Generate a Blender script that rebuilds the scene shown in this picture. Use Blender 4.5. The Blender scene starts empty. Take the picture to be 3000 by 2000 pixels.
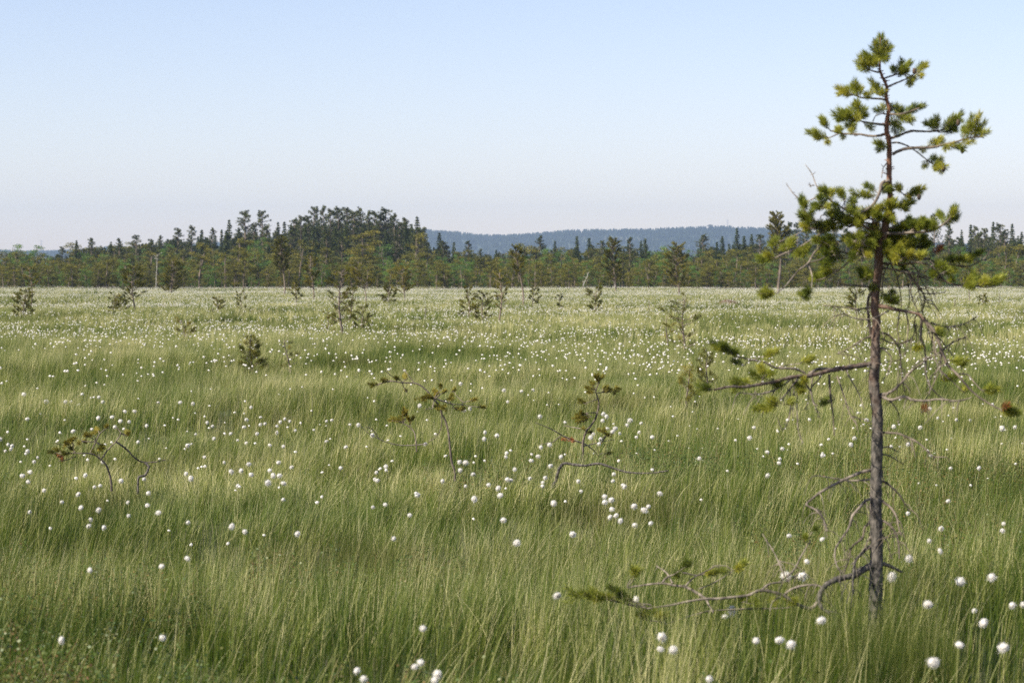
import bpy, math, random
import numpy as np
from mathutils import Vector

# ------------------------------------------------------------------ camera, sky, sun, exposure
SC = bpy.context.scene
COL = SC.collection
F = 6757.0            # focal length in pixels of the 3000 px wide photograph
EYE = 1.7
PITCH = math.atan(195.0 / F)
cam_data = bpy.data.cameras.new('camera')
cam = bpy.data.objects.new('camera', cam_data)
COL.objects.link(cam)
cam.location = (0, 0, EYE)
cam.rotation_euler = (math.pi / 2 - PITCH, 0, 0)
cam_data.sensor_width = 36
cam_data.lens = F / 3000 * 36
cam_data.clip_start = 0.1
cam_data.clip_end = 30000
cam_data.dof.use_dof = True
cam_data.dof.focus_distance = 21.0
cam_data.dof.aperture_fstop = 6.3
SC.camera = cam

SUN_AZ = math.radians(-122)    # measured from +Y, clockwise seen from above: the sun stands left and a little behind
SUN_EL = math.radians(40)
sdir = Vector((math.sin(SUN_AZ) * math.cos(SUN_EL), math.cos(SUN_AZ) * math.cos(SUN_EL), math.sin(SUN_EL)))
world = bpy.data.worlds.new('World')
SC.world = world
world.use_nodes = True
wn = world.node_tree
for n in list(wn.nodes):
    wn.nodes.remove(n)
wo = wn.nodes.new('ShaderNodeOutputWorld')
bg = wn.nodes.new('ShaderNodeBackground')
sky = wn.nodes.new('ShaderNodeTexSky')
sky.sky_type = 'NISHITA'
sky.sun_disc = False
sky.sun_elevation = SUN_EL
sky.sun_rotation = SUN_AZ
sky.altitude = 200
sky.air_density = 1.0
sky.dust_density = 0.35
sky.ozone_density = 2.5
tint = wn.nodes.new('ShaderNodeMix')
tint.data_type = 'RGBA'
tint.blend_type = 'MULTIPLY'
tint.inputs[0].default_value = 1.0
tint.inputs[7].default_value = (1.05, 0.88, 0.90, 1)
wn.links.new(sky.outputs[0], tint.inputs[6])
wn.links.new(tint.outputs[2], bg.inputs[0])
wn.links.new(bg.outputs[0], wo.inputs[0])
bg.inputs[1].default_value = 0.087
sun_data = bpy.data.lights.new('sun', 'SUN')
sun_data.energy = 4.3
sun_data.angle = math.radians(0.55)
sun_data.color = (1.0, 0.92, 0.77)
sun = bpy.data.objects.new('sun', sun_data)
COL.objects.link(sun)
sun.rotation_euler = sdir.to_track_quat('Z', 'Y').to_euler()
SC.view_settings.view_transform = 'Standard'
SC.view_settings.look = 'None'
SC.view_settings.exposure = 1.1
SC.view_settings.gamma = 1.0
SC.render.engine = 'CYCLES'
SC.cycles.max_bounces = 6
SC.cycles.diffuse_bounces = 3
SC.cycles.glossy_bounces = 2
SC.cycles.transmission_bounces = 3
SC.cycles.transparent_max_bounces = 4
SC.cycles.volume_bounces = 0
SC.cycles.caustics_reflective = False
SC.cycles.caustics_refractive = False
SC.cycles.use_denoising = False

# ------------------------------------------------------------------ helpers
rs = np.random.RandomState(7)
random.seed(7)
CP, SP = math.cos(PITCH), math.sin(PITCH)


def ray(px, py):
    a = (px - 1500.0) / F
    b = (1000.0 - py) / F
    return np.array([a, CP + b * SP, -SP + b * CP])


def at_depth(px, py, Y):
    d = ray(px, py)
    s = Y / d[1]
    return np.array([d[0] * s, Y, EYE + d[2] * s])


def at_plane(px, py, z):
    d = ray(px, py)
    s = (z - EYE) / d[2]
    return np.array([d[0] * s, d[1] * s, z])


WAVES = [(0.9, 0.35, .030, 1.1), (-0.5, 1.1, .028, 2.3), (0.31, -0.62, .045, 0.4), (1.6, 1.2, .018, 4.0), (-1.9, 0.7, .016, 5.1), (0.13, 0.17, .06, 1.9), (-0.21, 0.09, .05, 3.3)]


def gz(x, y):
    x = np.asarray(x, float)
    y = np.asarray(y, float)
    z = np.zeros(np.broadcast(x, y).shape)
    for a, b, m, p in WAVES:
        z = z + m * np.sin(a * x + b * y + p)
    return z


def patch(x, y, seed=0, k=1.0):
    """smooth 0..1 field used for how plants clump over the bog"""
    x = np.asarray(x, float) * k
    y = np.asarray(y, float) * k
    r = np.random.RandomState(100 + seed)
    v = np.zeros(np.broadcast(x, y).shape)
    for i in range(9):
        w = 0.25 * 1.45 ** i
        t = r.rand() * 6.283
        v = v + np.sin(w * (math.cos(t) * x + math.sin(t) * y) + r.rand() * 6.283) / (1 + 0.35 * i)
    return 0.5 + 0.5 * np.tanh(v * 0.55)


class MB:
    """collects triangles and quads, then links them as one mesh object"""

    def __init__(self):
        self.v, self.q, self.t, self.c, self.qm, self.tm = [], [], [], [], [], []
        self.n = 0

    def add(self, v, q=None, t=None, c=0.0, m=0):
        v = np.asarray(v, np.float32).reshape(-1, 3)
        if q is not None and len(q):
            q = np.asarray(q, np.int64).reshape(-1, 4) + self.n
            self.q.append(q)
            self.qm.append(np.full(len(q), m))
        if t is not None and len(t):
            t = np.asarray(t, np.int64).reshape(-1, 3) + self.n
            self.t.append(t)
            self.tm.append(np.full(len(t), m))
        self.v.append(v)
        self.c.append(np.broadcast_to(np.asarray(c, np.float32), (len(v),)))
        self.n += len(v)

    def mesh(self, name, mats, smooth=False):
        me = bpy.data.meshes.new(name)
        v = np.concatenate(self.v)
        q = np.concatenate(self.q) if self.q else np.zeros((0, 4), int)
        t = np.concatenate(self.t) if self.t else np.zeros((0, 3), int)
        me.vertices.add(len(v))
        me.vertices.foreach_set('co', v.ravel())
        nl = len(q) * 4 + len(t) * 3
        me.loops.add(nl)
        me.loops.foreach_set('vertex_index', np.concatenate([q.ravel(), t.ravel()]).astype(np.int32))
        me.polygons.add(len(q) + len(t))
        st = np.concatenate([np.arange(len(q)) * 4, len(q) * 4 + np.arange(len(t)) * 3]).astype(np.int32)
        me.polygons.foreach_set('loop_start', st)
        mi = np.concatenate((self.qm or [np.zeros(0, int)]) + (self.tm or [np.zeros(0, int)])).astype(np.int32)
        me.polygons.foreach_set('material_index', mi)
        if smooth:
            me.polygons.foreach_set('use_smooth', np.ones(len(q) + len(t), bool))
        at = me.attributes.new('c', 'FLOAT', 'POINT')
        at.data.foreach_set('value', np.concatenate(self.c).astype(np.float32))
        for m in (mats if isinstance(mats, (list, tuple)) else [mats]):
            me.materials.append(m)
        me.update()
        me.validate()
        return me

    def build(self, name, mats, parent=None, smooth=False, link=True):
        o = bpy.data.objects.new(name, self.mesh(name, mats, smooth))
        if link:
            COL.objects.link(o)
        if parent is not None:
            o.parent = parent
        return o


def tag(o, label=None, cat=None, group=None, kind=None):
    for k, v in (('label', label), ('category', cat), ('group', group), ('kind', kind)):
        if v:
            o[k] = v
    return o


def empty(name, loc):
    o = bpy.data.objects.new(name, None)
    o.empty_display_size = 0.1
    COL.objects.link(o)
    o.location = [float(a) for a in loc]
    return o


def smooth_line(P, R, k=4):
    P = np.asarray(P, float)
    R = np.asarray(R, float)
    if len(P) < 3:
        t = np.linspace(0, 1, 3)[:, None]
        return P[0] + (P[-1] - P[0]) * t, R[0] + (R[-1] - R[0]) * t[:, 0]
    E = np.vstack([2 * P[0] - P[1], P, 2 * P[-1] - P[-2]])
    out, ro = [], []
    for i in range(len(P) - 1):
        a, b, c, d = E[i], E[i + 1], E[i + 2], E[i + 3]
        for j in range(k):
            t = j / k
            out.append(0.5 * ((2 * b) + (c - a) * t + (2 * a - 5 * b + 4 * c - d) * t * t + (3 * b - a - 3 * c + d) * t ** 3))
            ro.append(R[i] + (R[i + 1] - R[i]) * t)
    out.append(P[-1])
    ro.append(R[-1])
    return np.array(out), np.array(ro)


def tube(mb, P, R, seg=6, k=4, c=0.0, m=0, rough=0.0):
    P, R = smooth_line(P, R, k)
    n = len(P)
    T = np.gradient(P, axis=0)
    T /= np.linalg.norm(T, axis=1)[:, None] + 1e-9
    ref = np.array([0.13, 0.97, 0.2]) if abs(T[0][1]) < 0.8 else np.array([0.97, 0.1, 0.2])
    A = np.cross(T, ref)
    A /= np.linalg.norm(A, axis=1)[:, None] + 1e-9
    B = np.cross(T, A)
    th = np.arange(seg) * 2 * math.pi / seg
    rr = R[:, None] * (1 + rough * (rs.rand(n, seg) - 0.5))
    V = P[:, None, :] + (A[:, None, :] * np.cos(th)[None, :, None] + B[:, None, :] * np.sin(th)[None, :, None]) * rr[:, :, None]
    i = np.arange(n - 1)[:, None] * seg
    j = np.arange(seg)[None, :]
    j2 = (j + 1) % seg
    Q = np.stack([i + j, i + j2, i + seg + j2, i + seg + j], -1).reshape(-1, 4)
    V = V.reshape(-1, 3)
    V = np.vstack([V, P[-1] + T[-1] * R[-1] * 1.5])
    tip = np.array([[(n - 1) * seg + a, (n - 1) * seg + (a + 1) % seg, n * seg] for a in range(seg)])
    mb.add(V, Q, tip, c, m)


def unit(n):
    v = rs.randn(n, 3)
    return v / (np.linalg.norm(v, axis=1)[:, None] + 1e-9)


def needles(mb, p0, p1, n, L, w, c=0.5, spread=0.85):
    """needles set all round a shoot that runs from p0 to p1"""
    p0 = np.asarray(p0, float)
    p1 = np.asarray(p1, float)
    ax = p1 - p0
    l = np.linalg.norm(ax) + 1e-9
    ax = ax / l
    t = rs.rand(n) ** 0.8
    base = p0 + (p1 - p0) * t[:, None]
    rad = unit(n)
    rad -= (rad @ ax)[:, None] * ax
    rad /= np.linalg.norm(rad, axis=1)[:, None] + 1e-9
    al = spread * (0.75 + 0.5 * rs.rand(n)) * (1 - 0.45 * t ** 3)
    d = ax * np.cos(al)[:, None] + rad * np.sin(al)[:, None]
    d[:, 2] += 0.12
    ln = L * (0.75 + 0.45 * rs.rand(n))
    s = np.cross(d, unit(n))
    s /= np.linalg.norm(s, axis=1)[:, None] + 1e-9
    s *= (w / 2)
    mid = base + d * (ln * 0.5)[:, None]
    V = np.stack([base, mid + s, base + d * ln[:, None], mid - s], 1).reshape(-1, 3)
    Q = np.arange(n * 4).reshape(-1, 4)
    cc = np.repeat(np.clip(c + 0.12 * rs.randn(n), 0, 1) if c < 1.5 else np.full(n, 2.0), 4)
    mb.add(V, Q, None, cc)


# ------------------------------------------------------------------ materials
def new_mat(name):
    m = bpy.data.materials.new(name)
    m.use_nodes = True
    nt = m.node_tree
    for n in list(nt.nodes):
        nt.nodes.remove(n)
    return m, nt, nt.nodes.new('ShaderNodeOutputMaterial')


def ramp(nt, stops, fac):
    r = nt.nodes.new('ShaderNodeValToRGB')
    e = r.color_ramp.elements
    while len(e) < len(stops):
        e.new(0.5)
    for i, (p, c) in enumerate(stops):
        e[i].position = p
        e[i].color = (*c, 1)
    nt.links.new(fac, r.inputs[0])
    return r.outputs[0]


def attr(nt, name='c'):
    a = nt.nodes.new('ShaderNodeAttribute')
    a.attribute_name = name
    return a.outputs['Fac']


def math_n(nt, op, a, b, clamp=False):
    n = nt.nodes.new('ShaderNodeMath')
    n.operation = op
    n.use_clamp = clamp
    for i, v in enumerate((a, b)):
        if isinstance(v, (int, float)):
            n.inputs[i].default_value = v
        else:
            nt.links.new(v, n.inputs[i])
    return n.outputs[0]


def noise(nt, scale, detail=3, src='Position', stretch=None):
    g = nt.nodes.new('ShaderNodeNewGeometry') if src == 'Position' else nt.nodes.new('ShaderNodeTexCoord')
    out = g.outputs['Position' if src == 'Position' else src]
    if stretch:
        mp = nt.nodes.new('ShaderNodeMapping')
        mp.inputs['Scale'].default_value = stretch
        nt.links.new(out, mp.inputs[0])
        out = mp.outputs[0]
    n = nt.nodes.new('ShaderNodeTexNoise')
    n.inputs['Scale'].default_value = scale
    n.inputs['Detail'].default_value = detail
    nt.links.new(out, n.inputs['Vector'])
    return n.outputs[0]


def mix(nt, f, a, b):
    n = nt.nodes.new('ShaderNodeMix')
    n.data_type = 'RGBA'
    for i, v in ((0, f), (6, a), (7, b)):
        if isinstance(v, (int, float)):
            n.inputs[i].default_value = v
        elif isinstance(v, tuple):
            n.inputs[i].default_value = (*v, 1)
        else:
            nt.links.new(v, n.inputs[i])
    return n.outputs[2]


def leafy(nt, out, col, trans=0.35, rough=0.5, spec=0.35):
    p = nt.nodes.new('ShaderNodeBsdfPrincipled')
    p.inputs['Roughness'].default_value = rough
    p.inputs['Specular IOR Level'].default_value = spec
    nt.links.new(col, p.inputs['Base Color'])
    t = nt.nodes.new('ShaderNodeBsdfTranslucent')
    nt.links.new(col, t.inputs[0])
    x = nt.nodes.new('ShaderNodeMixShader')
    x.inputs[0].default_value = trans
    nt.links.new(p.outputs[0], x.inputs[1])
    nt.links.new(t.outputs[0], x.inputs[2])
    nt.links.new(x.outputs[0], out.inputs[0])


def mat_grass():
    m, nt, out = new_mat('grass')
    c = attr(nt)
    big = noise(nt, 0.22, 4)
    sml = noise(nt, 0.9, 3)
    s = math_n(nt, 'ADD', math_n(nt, 'MULTIPLY', big, 0.75), math_n(nt, 'MULTIPLY', sml, 0.35))
    s = math_n(nt, 'SUBTRACT', s, 0.54)
    f = math_n(nt, 'ADD', c, math_n(nt, 'MULTIPLY', s, 1.6), True)
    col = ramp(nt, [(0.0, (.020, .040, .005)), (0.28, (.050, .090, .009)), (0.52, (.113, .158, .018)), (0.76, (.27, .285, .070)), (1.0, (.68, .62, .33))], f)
    br = noise(nt, 0.5, 4)
    bf = ramp(nt, [(0.56, (0, 0, 0)), (0.70, (1, 1, 1))], br)
    bb = nt.nodes.new('ShaderNodeRGBToBW')
    nt.links.new(bf, bb.inputs[0])
    col = mix(nt, math_n(nt, 'MULTIPLY', bb.outputs[0], 0.45), col, (.17, .125, .055))
    gn = nt.nodes.new('ShaderNodeRGBToBW')
    nt.links.new(ramp(nt, [(0.50, (0, 0, 0)), (0.64, (1, 1, 1))], noise(nt, 0.33, 3, 'Position', (1, 1.3, 1))), gn.inputs[0])
    col = mix(nt, math_n(nt, 'MULTIPLY', gn.outputs[0], 0.34), col, (.080, .145, .030))
    leafy(nt, out, col, 0.42, 0.5, 0.18)
    return m


def mat_simple_leaf(name, stops, trans=0.3, rough=0.5, spec=0.3, extra=None):
    m, nt, out = new_mat(name)
    c = attr(nt)
    oi = nt.nodes.new('ShaderNodeObjectInfo')
    f = math_n(nt, 'ADD', c, math_n(nt, 'MULTIPLY', math_n(nt, 'SUBTRACT', oi.outputs['Random'], 0.5), 0.35), True)
    col = ramp(nt, stops, f)
    if extra:
        k = math_n(nt, 'GREATER_THAN', c, 1.5)
        col = mix(nt, k, col, extra)
    leafy(nt, out, col, trans, rough, spec)
    return m


def mat_bark(name, a, b, scale, red=None):
    m, nt, out = new_mat(name)
    n1 = noise(nt, scale, 5, 'Position', (1, 1, 0.45))
    col = ramp(nt, [(0.35, a), (0.5, tuple((x + y) / 2 for x, y in zip(a, b))), (0.66, b)], n1)
    if red:
        g = nt.nodes.new('ShaderNodeNewGeometry')
        sx = nt.nodes.new('ShaderNodeSeparateXYZ')
        nt.links.new(g.outputs['Position'], sx.inputs[0])
        f = math_n(nt, 'ADD', math_n(nt, 'MULTIPLY', sx.outputs[2], 0.8), math_n(nt, 'MULTIPLY', noise(nt, 25, 2), 0.8))
        f = math_n(nt, 'SUBTRACT', f, 1.25, True)
        col = mix(nt, f, col, red)
    p = nt.nodes.new('ShaderNodeBsdfPrincipled')
    p.inputs['Roughness'].default_value = 0.85
    nt.links.new(col, p.inputs['Base Color'])
    bp = nt.nodes.new('ShaderNodeBump')
    bp.inputs['Strength'].default_value = 0.9
    bp.inputs['Distance'].default_value = 0.006
    nt.links.new(n1, bp.inputs['Height'])
    nt.links.new(bp.outputs[0], p.inputs['Normal'])
    nt.links.new(p.outputs[0], out.inputs[0])
    return m


def mat_ground(name, stops, scale):
    m, nt, out = new_mat(name)
    col = ramp(nt, stops, noise(nt, scale, 6))
    p = nt.nodes.new('ShaderNodeBsdfPrincipled')
    p.inputs['Roughness'].default_value = 0.95
    nt.links.new(col, p.inputs['Base Color'])
    nt.links.new(p.outputs[0], out.inputs[0])
    return m


M_GRASS = mat_grass()
M_NEEDLE = mat_simple_leaf('pine_needles', [(0, (.045, .070, .016)), (0.35, (.120, .155, .022)), (0.65, (.26, .29, .038)), (1, (.44, .41, .06))], 0.42, 0.5, 0.3, (.26, .095, .03))
M_NEEDLE_OLIVE = mat_simple_leaf('bog_pine_needles', [(0, (.045, .055, .010)), (0.5, (.140, .138, .020)), (1, (.25, .21, .035))], 0.2, 0.6, 0.2, (.26, .10, .035))
M_FIR = mat_simple_leaf('spruce_needles', [(0, (.014, .026, .007)), (0.5, (.038, .056, .014)), (1, (.085, .100, .024))], 0.15, 0.6, 0.2)
M_TALLPINE = mat_simple_leaf('tall_pine_needles', [(0, (.020, .032, .009)), (0.5, (.056, .070, .017)), (1, (.125, .132, .032))], 0.15, 0.6, 0.2)
M_BIRCH = mat_simple_leaf('birch_leaves', [(0, (.045, .095, .014)), (0.5, (.10, .19, .028)), (1, (.18, .28, .05))], 0.35, 0.5, 0.3)
M_SHRUB = mat_simple_leaf('dwarf_shrub_leaves', [(0, (.035, .070, .015)), (0.5, (.085, .130, .028)), (0.8, (.17, .17, .05)), (1, (.22, .13, .05))], 0.3, 0.45, 0.35)
M_HILLTREE = mat_simple_leaf('hill_tree_needles', [(0, (.018, .034, .018)), (1, (.055, .085, .035))], 0.1, 0.7, 0.1)
M_BARK = mat_bark('pine_bark', (.010, .009, .007), (.135, .118, .100), 75, (.17, .080, .045))
M_TWIG = mat_bark('grey_twig_bark', (.060, .048, .038), (.26, .215, .175), 30)
M_DARKTWIG = mat_bark('dark_twig_bark', (.045, .034, .026), (.20, .16, .125), 30)
M_FARBARK = mat_bark('far_bark', (.06, .045, .035), (.22, .17, .13), 3)
M_SNAG = mat_bark('bleached_wood', (.24, .22, .19), (.55, .52, .48), 8)
M_CONE = mat_bark('cone_scales', (.02, .014, .010), (.10, .065, .04), 90)
M_GROUND = mat_ground('bog_ground', [(0.3, (.030, .038, .012)), (0.5, (.060, .070, .022)), (0.7, (.11, .095, .04))], 1.3)
M_HILL = mat_ground('hill_ground', [(0.35, (.030, .045, .022)), (0.55, (.045, .065, .030)), (0.72, (.13, .11, .075))], 0.004)
M_STEM = mat_simple_leaf('cottongrass_stem', [(0, (.14, .17, .05)), (1, (.30, .30, .11))], 0.1)
M_METAL = mat_ground('mast_metal', [(0.3, (.25, .25, .26)), (0.7, (.4, .4, .42))], 0.5)


def mat_cotton():
    m, nt, out = new_mat('cotton_fluff')
    col = ramp(nt, [(0.3, (.84, .81, .76)), (0.7, (.93, .91, .87))], noise(nt, 80, 3))
    leafy(nt, out, col, 0.5, 0.9, 0.0)
    return m


M_COTTON = mat_cotton()
M_BRACT = mat_ground('bract', [(0.3, (.10, .07, .05)), (0.7, (.22, .17, .12))], 60)

# ------------------------------------------------------------------ ground, hills
def ground():
    mb = MB()
    ys = np.concatenate([np.arange(-8, 60, 0.6), np.geomspace(60, 12000, 90)])
    us = np.linspace(-1, 1, 121)
    X = us[None, :] * (12 + np.maximum(ys, 0) * 0.75)[:, None]
    Y = np.repeat(ys[:, None], len(us), 1)
    Z = gz(X, Y) * np.clip(1.2 - Y / 500, 0, 1)
    Z = Z + 0.0
    V = np.stack([X, Y, Z], -1).reshape(-1, 3)
    n, k = X.shape
    i = np.arange(n - 1)[:, None] * k
    j = np.arange(k - 1)[None, :]
    Q = np.stack([i + j, i + j + 1, i + k + j + 1, i + k + j], -1).reshape(-1, 4)
    mb.add(V, Q)
    o = mb.build('ground', M_GROUND, None, True)
    tag(o, kind='structure')


ground()

HILL_D = 4600.0
RIDGE = [(-900, 760), (-100, 742), (0, 744), (100, 747), (200, 746), (300, 741), (367, 733), (450, 738), (600, 728), (900, 700), (1100, 685), (1250, 684), (1350, 691), (1400, 699), (1480, 700), (1560, 695), (1650, 687), (1720, 684), (1900, 683), (1960, 680), (2050, 676), (2110, 674), (2160, 678), (2260, 682), (2400, 695), (2700, 722), (3000, 735), (3900, 770)]


def ridge_h(x_over_d):
    px = 1500 + x_over_d * F
    yy = np.interp(px, [a for a, _ in RIDGE], [b for _, b in RIDGE])
    return (805 - yy) / F * HILL_D + 1.7


def hill_z(X, Y):
    base = ridge_h(X / HILL_D)
    t = np.clip((Y - 3300) / (HILL_D - 3300), 0, 1)
    f = np.where(Y <= HILL_D, 0.5 - 0.5 * np.cos(np.pi * t), 0.5 + 0.5 * np.cos(np.pi * np.clip((Y - HILL_D) / 1500, 0, 1)))
    b = 5 * np.sin(X * 0.006 + Y * 0.004) * np.sin(Y * 0.0055 + 1) * np.clip((HILL_D - Y) / 900, 0, 1) * np.clip(t * 3, 0, 1)
    return base * f - 1.5 + b


def hill():
    mb = MB()
    xs = np.linspace(-1900, 1900, 200)
    ys = np.linspace(3300, 6100, 50)
    X, Y = np.meshgrid(xs, ys)
    Z = hill_z(X, Y)
    n, k = X.shape
    i = np.arange(n - 1)[:, None] * k
    j = np.arange(k - 1)[None, :]
    Q = np.stack([i + j, i + j + 1, i + k + j + 1, i + k + j], -1).reshape(-1, 4)
    mb.add(np.stack([X, Y, Z], -1).reshape(-1, 3), Q)
    tag(mb.build('hill', M_HILL, None, True), kind='structure')


hill()

# ------------------------------------------------------------------ scattering of uncountable stuff
def scatter(name, pts, rot, scl, idx, sources):
    """one object that spreads the source meshes over points (grass, far flowers, far wood)"""
    src = bpy.data.collections.new(name + '_sources')
    for i, o in enumerate(sources):
        o.name = '%s_source_%02d' % (name, i)
        src.objects.link(o)
    me = bpy.data.meshes.new(name)
    me.vertices.add(len(pts))
    me.vertices.foreach_set('co', np.asarray(pts, np.float32).ravel())
    a = me.attributes.new('rot', 'FLOAT_VECTOR', 'POINT')
    a.data.foreach_set('vector', np.asarray(rot, np.float32).ravel())
    a = me.attributes.new('scl', 'FLOAT_VECTOR', 'POINT')
    a.data.foreach_set('vector', np.asarray(scl, np.float32).ravel())
    a = me.attributes.new('idx', 'INT', 'POINT')
    a.data.foreach_set('value', np.asarray(idx, np.int32))
    o = bpy.data.objects.new(name, me)
    COL.objects.link(o)
    ng = bpy.data.node_groups.new(name + '_scatter', 'GeometryNodeTree')
    ng.interface.new_socket('Geometry', in_out='INPUT', socket_type='NodeSocketGeometry')
    ng.interface.new_socket('Geometry', in_out='OUTPUT', socket_type='NodeSocketGeometry')
    N = ng.nodes
    gi, go = N.new('NodeGroupInput'), N.new('NodeGroupOutput')
    ci = N.new('GeometryNodeCollectionInfo')
    ci.inputs[0].default_value = src
    ci.inputs[1].default_value = True
    ci.inputs[2].default_value = True
    ip = N.new('GeometryNodeInstanceOnPoints')
    ip.inputs['Pick Instance'].default_value = True

    def na(nm, ty):
        n = N.new('GeometryNodeInputNamedAttribute')
        n.data_type = ty
        n.inputs[0].default_value = nm
        return n.outputs[0]
    e2r = N.new('FunctionNodeEulerToRotation')
    L = ng.links
    L.new(na('rot', 'FLOAT_VECTOR'), e2r.inputs[0])
    L.new(gi.outputs[0], ip.inputs['Points'])
    L.new(ci.outputs[0], ip.inputs['Instance'])
    L.new(na('idx', 'INT'), ip.inputs['Instance Index'])
    L.new(e2r.outputs[0], ip.inputs['Rotation'])
    L.new(na('scl', 'FLOAT_VECTOR'), ip.inputs['Scale'])
    L.new(ip.outputs[0], go.inputs[0])
    md = o.modifiers.new('scatter', 'NODES')
    md.node_group = ng
    tag(o, kind='stuff')
    return o


def blades(mb, x, y, h, w, lean, az, c, bend=1.0, seg=3):
    """curved tapering blades; lean is how far the tip is pushed over, az the direction of the push"""
    n = len(x)
    face = rs.rand(n) * math.pi
    sx, sy = np.cos(face), np.sin(face)
    t = np.linspace(0, 1, seg + 1)
    V = np.zeros((n, seg * 2 + 1, 3))
    for i in range(seg + 1):
        tt = t[i]
        cx = x + np.cos(az) * lean * h * tt ** 1.7
        cy = y + np.sin(az) * lean * h * tt ** 1.7
        cz = h * tt * (1 - 0.25 * lean * tt)
        ww = w * (1 - tt ** 1.6) * 0.5
        if i < seg:
            V[:, 2 * i, 0] = cx - sx * ww
            V[:, 2 * i, 1] = cy - sy * ww
            V[:, 2 * i, 2] = cz
            V[:, 2 * i + 1, 0] = cx + sx * ww
            V[:, 2 * i + 1, 1] = cy + sy * ww
            V[:, 2 * i + 1, 2] = cz
        else:
            V[:, 2 * i] = np.stack([cx, cy, cz], -1)
    k = seg * 2 + 1
    b = np.arange(n)[:, None] * k
    Q = np.concatenate([b + np.array([2 * i, 2 * i + 1, 2 * i + 3, 2 * i + 2])[None] for i in range(seg - 1)])
    T = b + np.array([2 * seg - 2, 2 * seg - 1, 2 * seg])[None]
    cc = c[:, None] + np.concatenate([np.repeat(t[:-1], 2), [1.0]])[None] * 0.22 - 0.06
    mb.add(V.reshape(-1, 3), Q, T, np.clip(cc, 0, 1).ravel())


def low_patch(size, dens, w):
    """short upright sedge and horsetail, with a few long pale stems standing over it"""
    mb = MB()
    k = int(size * size * dens)
    X, Y = (rs.rand(2, k) - 0.5) * size
    H = 0.09 + 0.17 * rs.rand(k)
    AZ = 0.2 + 1.8 * rs.randn(k)
    C = 0.30 + 0.20 * rs.randn(k)
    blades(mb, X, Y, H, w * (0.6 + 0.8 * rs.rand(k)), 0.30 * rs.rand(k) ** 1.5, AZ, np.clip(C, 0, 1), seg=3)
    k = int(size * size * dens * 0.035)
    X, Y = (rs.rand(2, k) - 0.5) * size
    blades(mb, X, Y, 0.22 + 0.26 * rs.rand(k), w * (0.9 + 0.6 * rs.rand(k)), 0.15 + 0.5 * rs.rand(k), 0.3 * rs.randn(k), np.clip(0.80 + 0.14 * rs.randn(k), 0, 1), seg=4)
    return mb.build('grass_source', M_GRASS, link=False)


def grass_patch(size, dens, w, seg, hmul=1.0, pale=0.0):
    """a square of sedge: loose tussocks whose blades fan out, and single blades between them, all pushed to the right by wind"""
    mb = MB()
    nt_ = int(size * size * dens / 34)
    X, Y, H, LE, AZ, C = [], [], [], [], [], []
    for _ in range(nt_):
        cx, cy = (rs.rand(2) - 0.5) * size
        k = rs.randint(14, 46)
        r = np.abs(rs.randn(k)) * 0.045
        a = rs.rand(k) * 6.283
        th = 0.30 + 0.16 * rs.rand()
        tone = np.clip(0.42 + 0.20 * rs.randn(), 0.0, 0.9)
        X.append(cx + r * np.cos(a))
        Y.append(cy + r * np.sin(a))
        H.append(th * (0.65 + 0.45 * rs.rand(k)))
        ox, oy = 0.20 + 0.12 * rs.randn() + 0.38 * np.cos(a) * rs.rand(k), 0.05 + 0.38 * np.sin(a) * rs.rand(k)
        LE.append(np.hypot(ox, oy) * (0.4 + 1.1 * rs.rand(k)))
        AZ.append(np.arctan2(oy, ox))
        C.append(tone + 0.17 * rs.randn(k))
    k = int(size * size * dens * 0.25)
    X.append((rs.rand(k) - 0.5) * size)
    Y.append((rs.rand(k) - 0.5) * size)
    H.append(0.16 + 0.30 * rs.rand(k) ** 1.4)
    LE.append(0.05 + 0.7 * rs.rand(k) ** 1.5)
    AZ.append(0.2 + 1.2 * rs.randn(k))
    C.append(0.42 + 0.22 * rs.randn(k))
    X, Y, H, LE, AZ, C = [np.concatenate(a) for a in (X, Y, H, LE, AZ, C)]
    dead = rs.rand(len(C)) < 0.10
    C = np.where(dead, 0.97, C)
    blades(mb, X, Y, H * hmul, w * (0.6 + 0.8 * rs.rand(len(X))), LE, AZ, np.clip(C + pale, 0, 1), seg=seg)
    return mb.build('grass_source', M_GRASS, link=False)


def wedge_grid(d0, d1, step, side=1.18, pad=1.6):
    ys = np.arange(d0, d1, step)
    P = []
    for yy in ys:
        hw = yy * 0.222 * side + pad
        xs = np.arange(-hw, hw + step, step)
        P.append(np.stack([xs, np.full(len(xs), yy)], -1))
    P = np.concatenate(P)
    return P + (rs.rand(*P.shape) - 0.5) * step * 0.7


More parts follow.
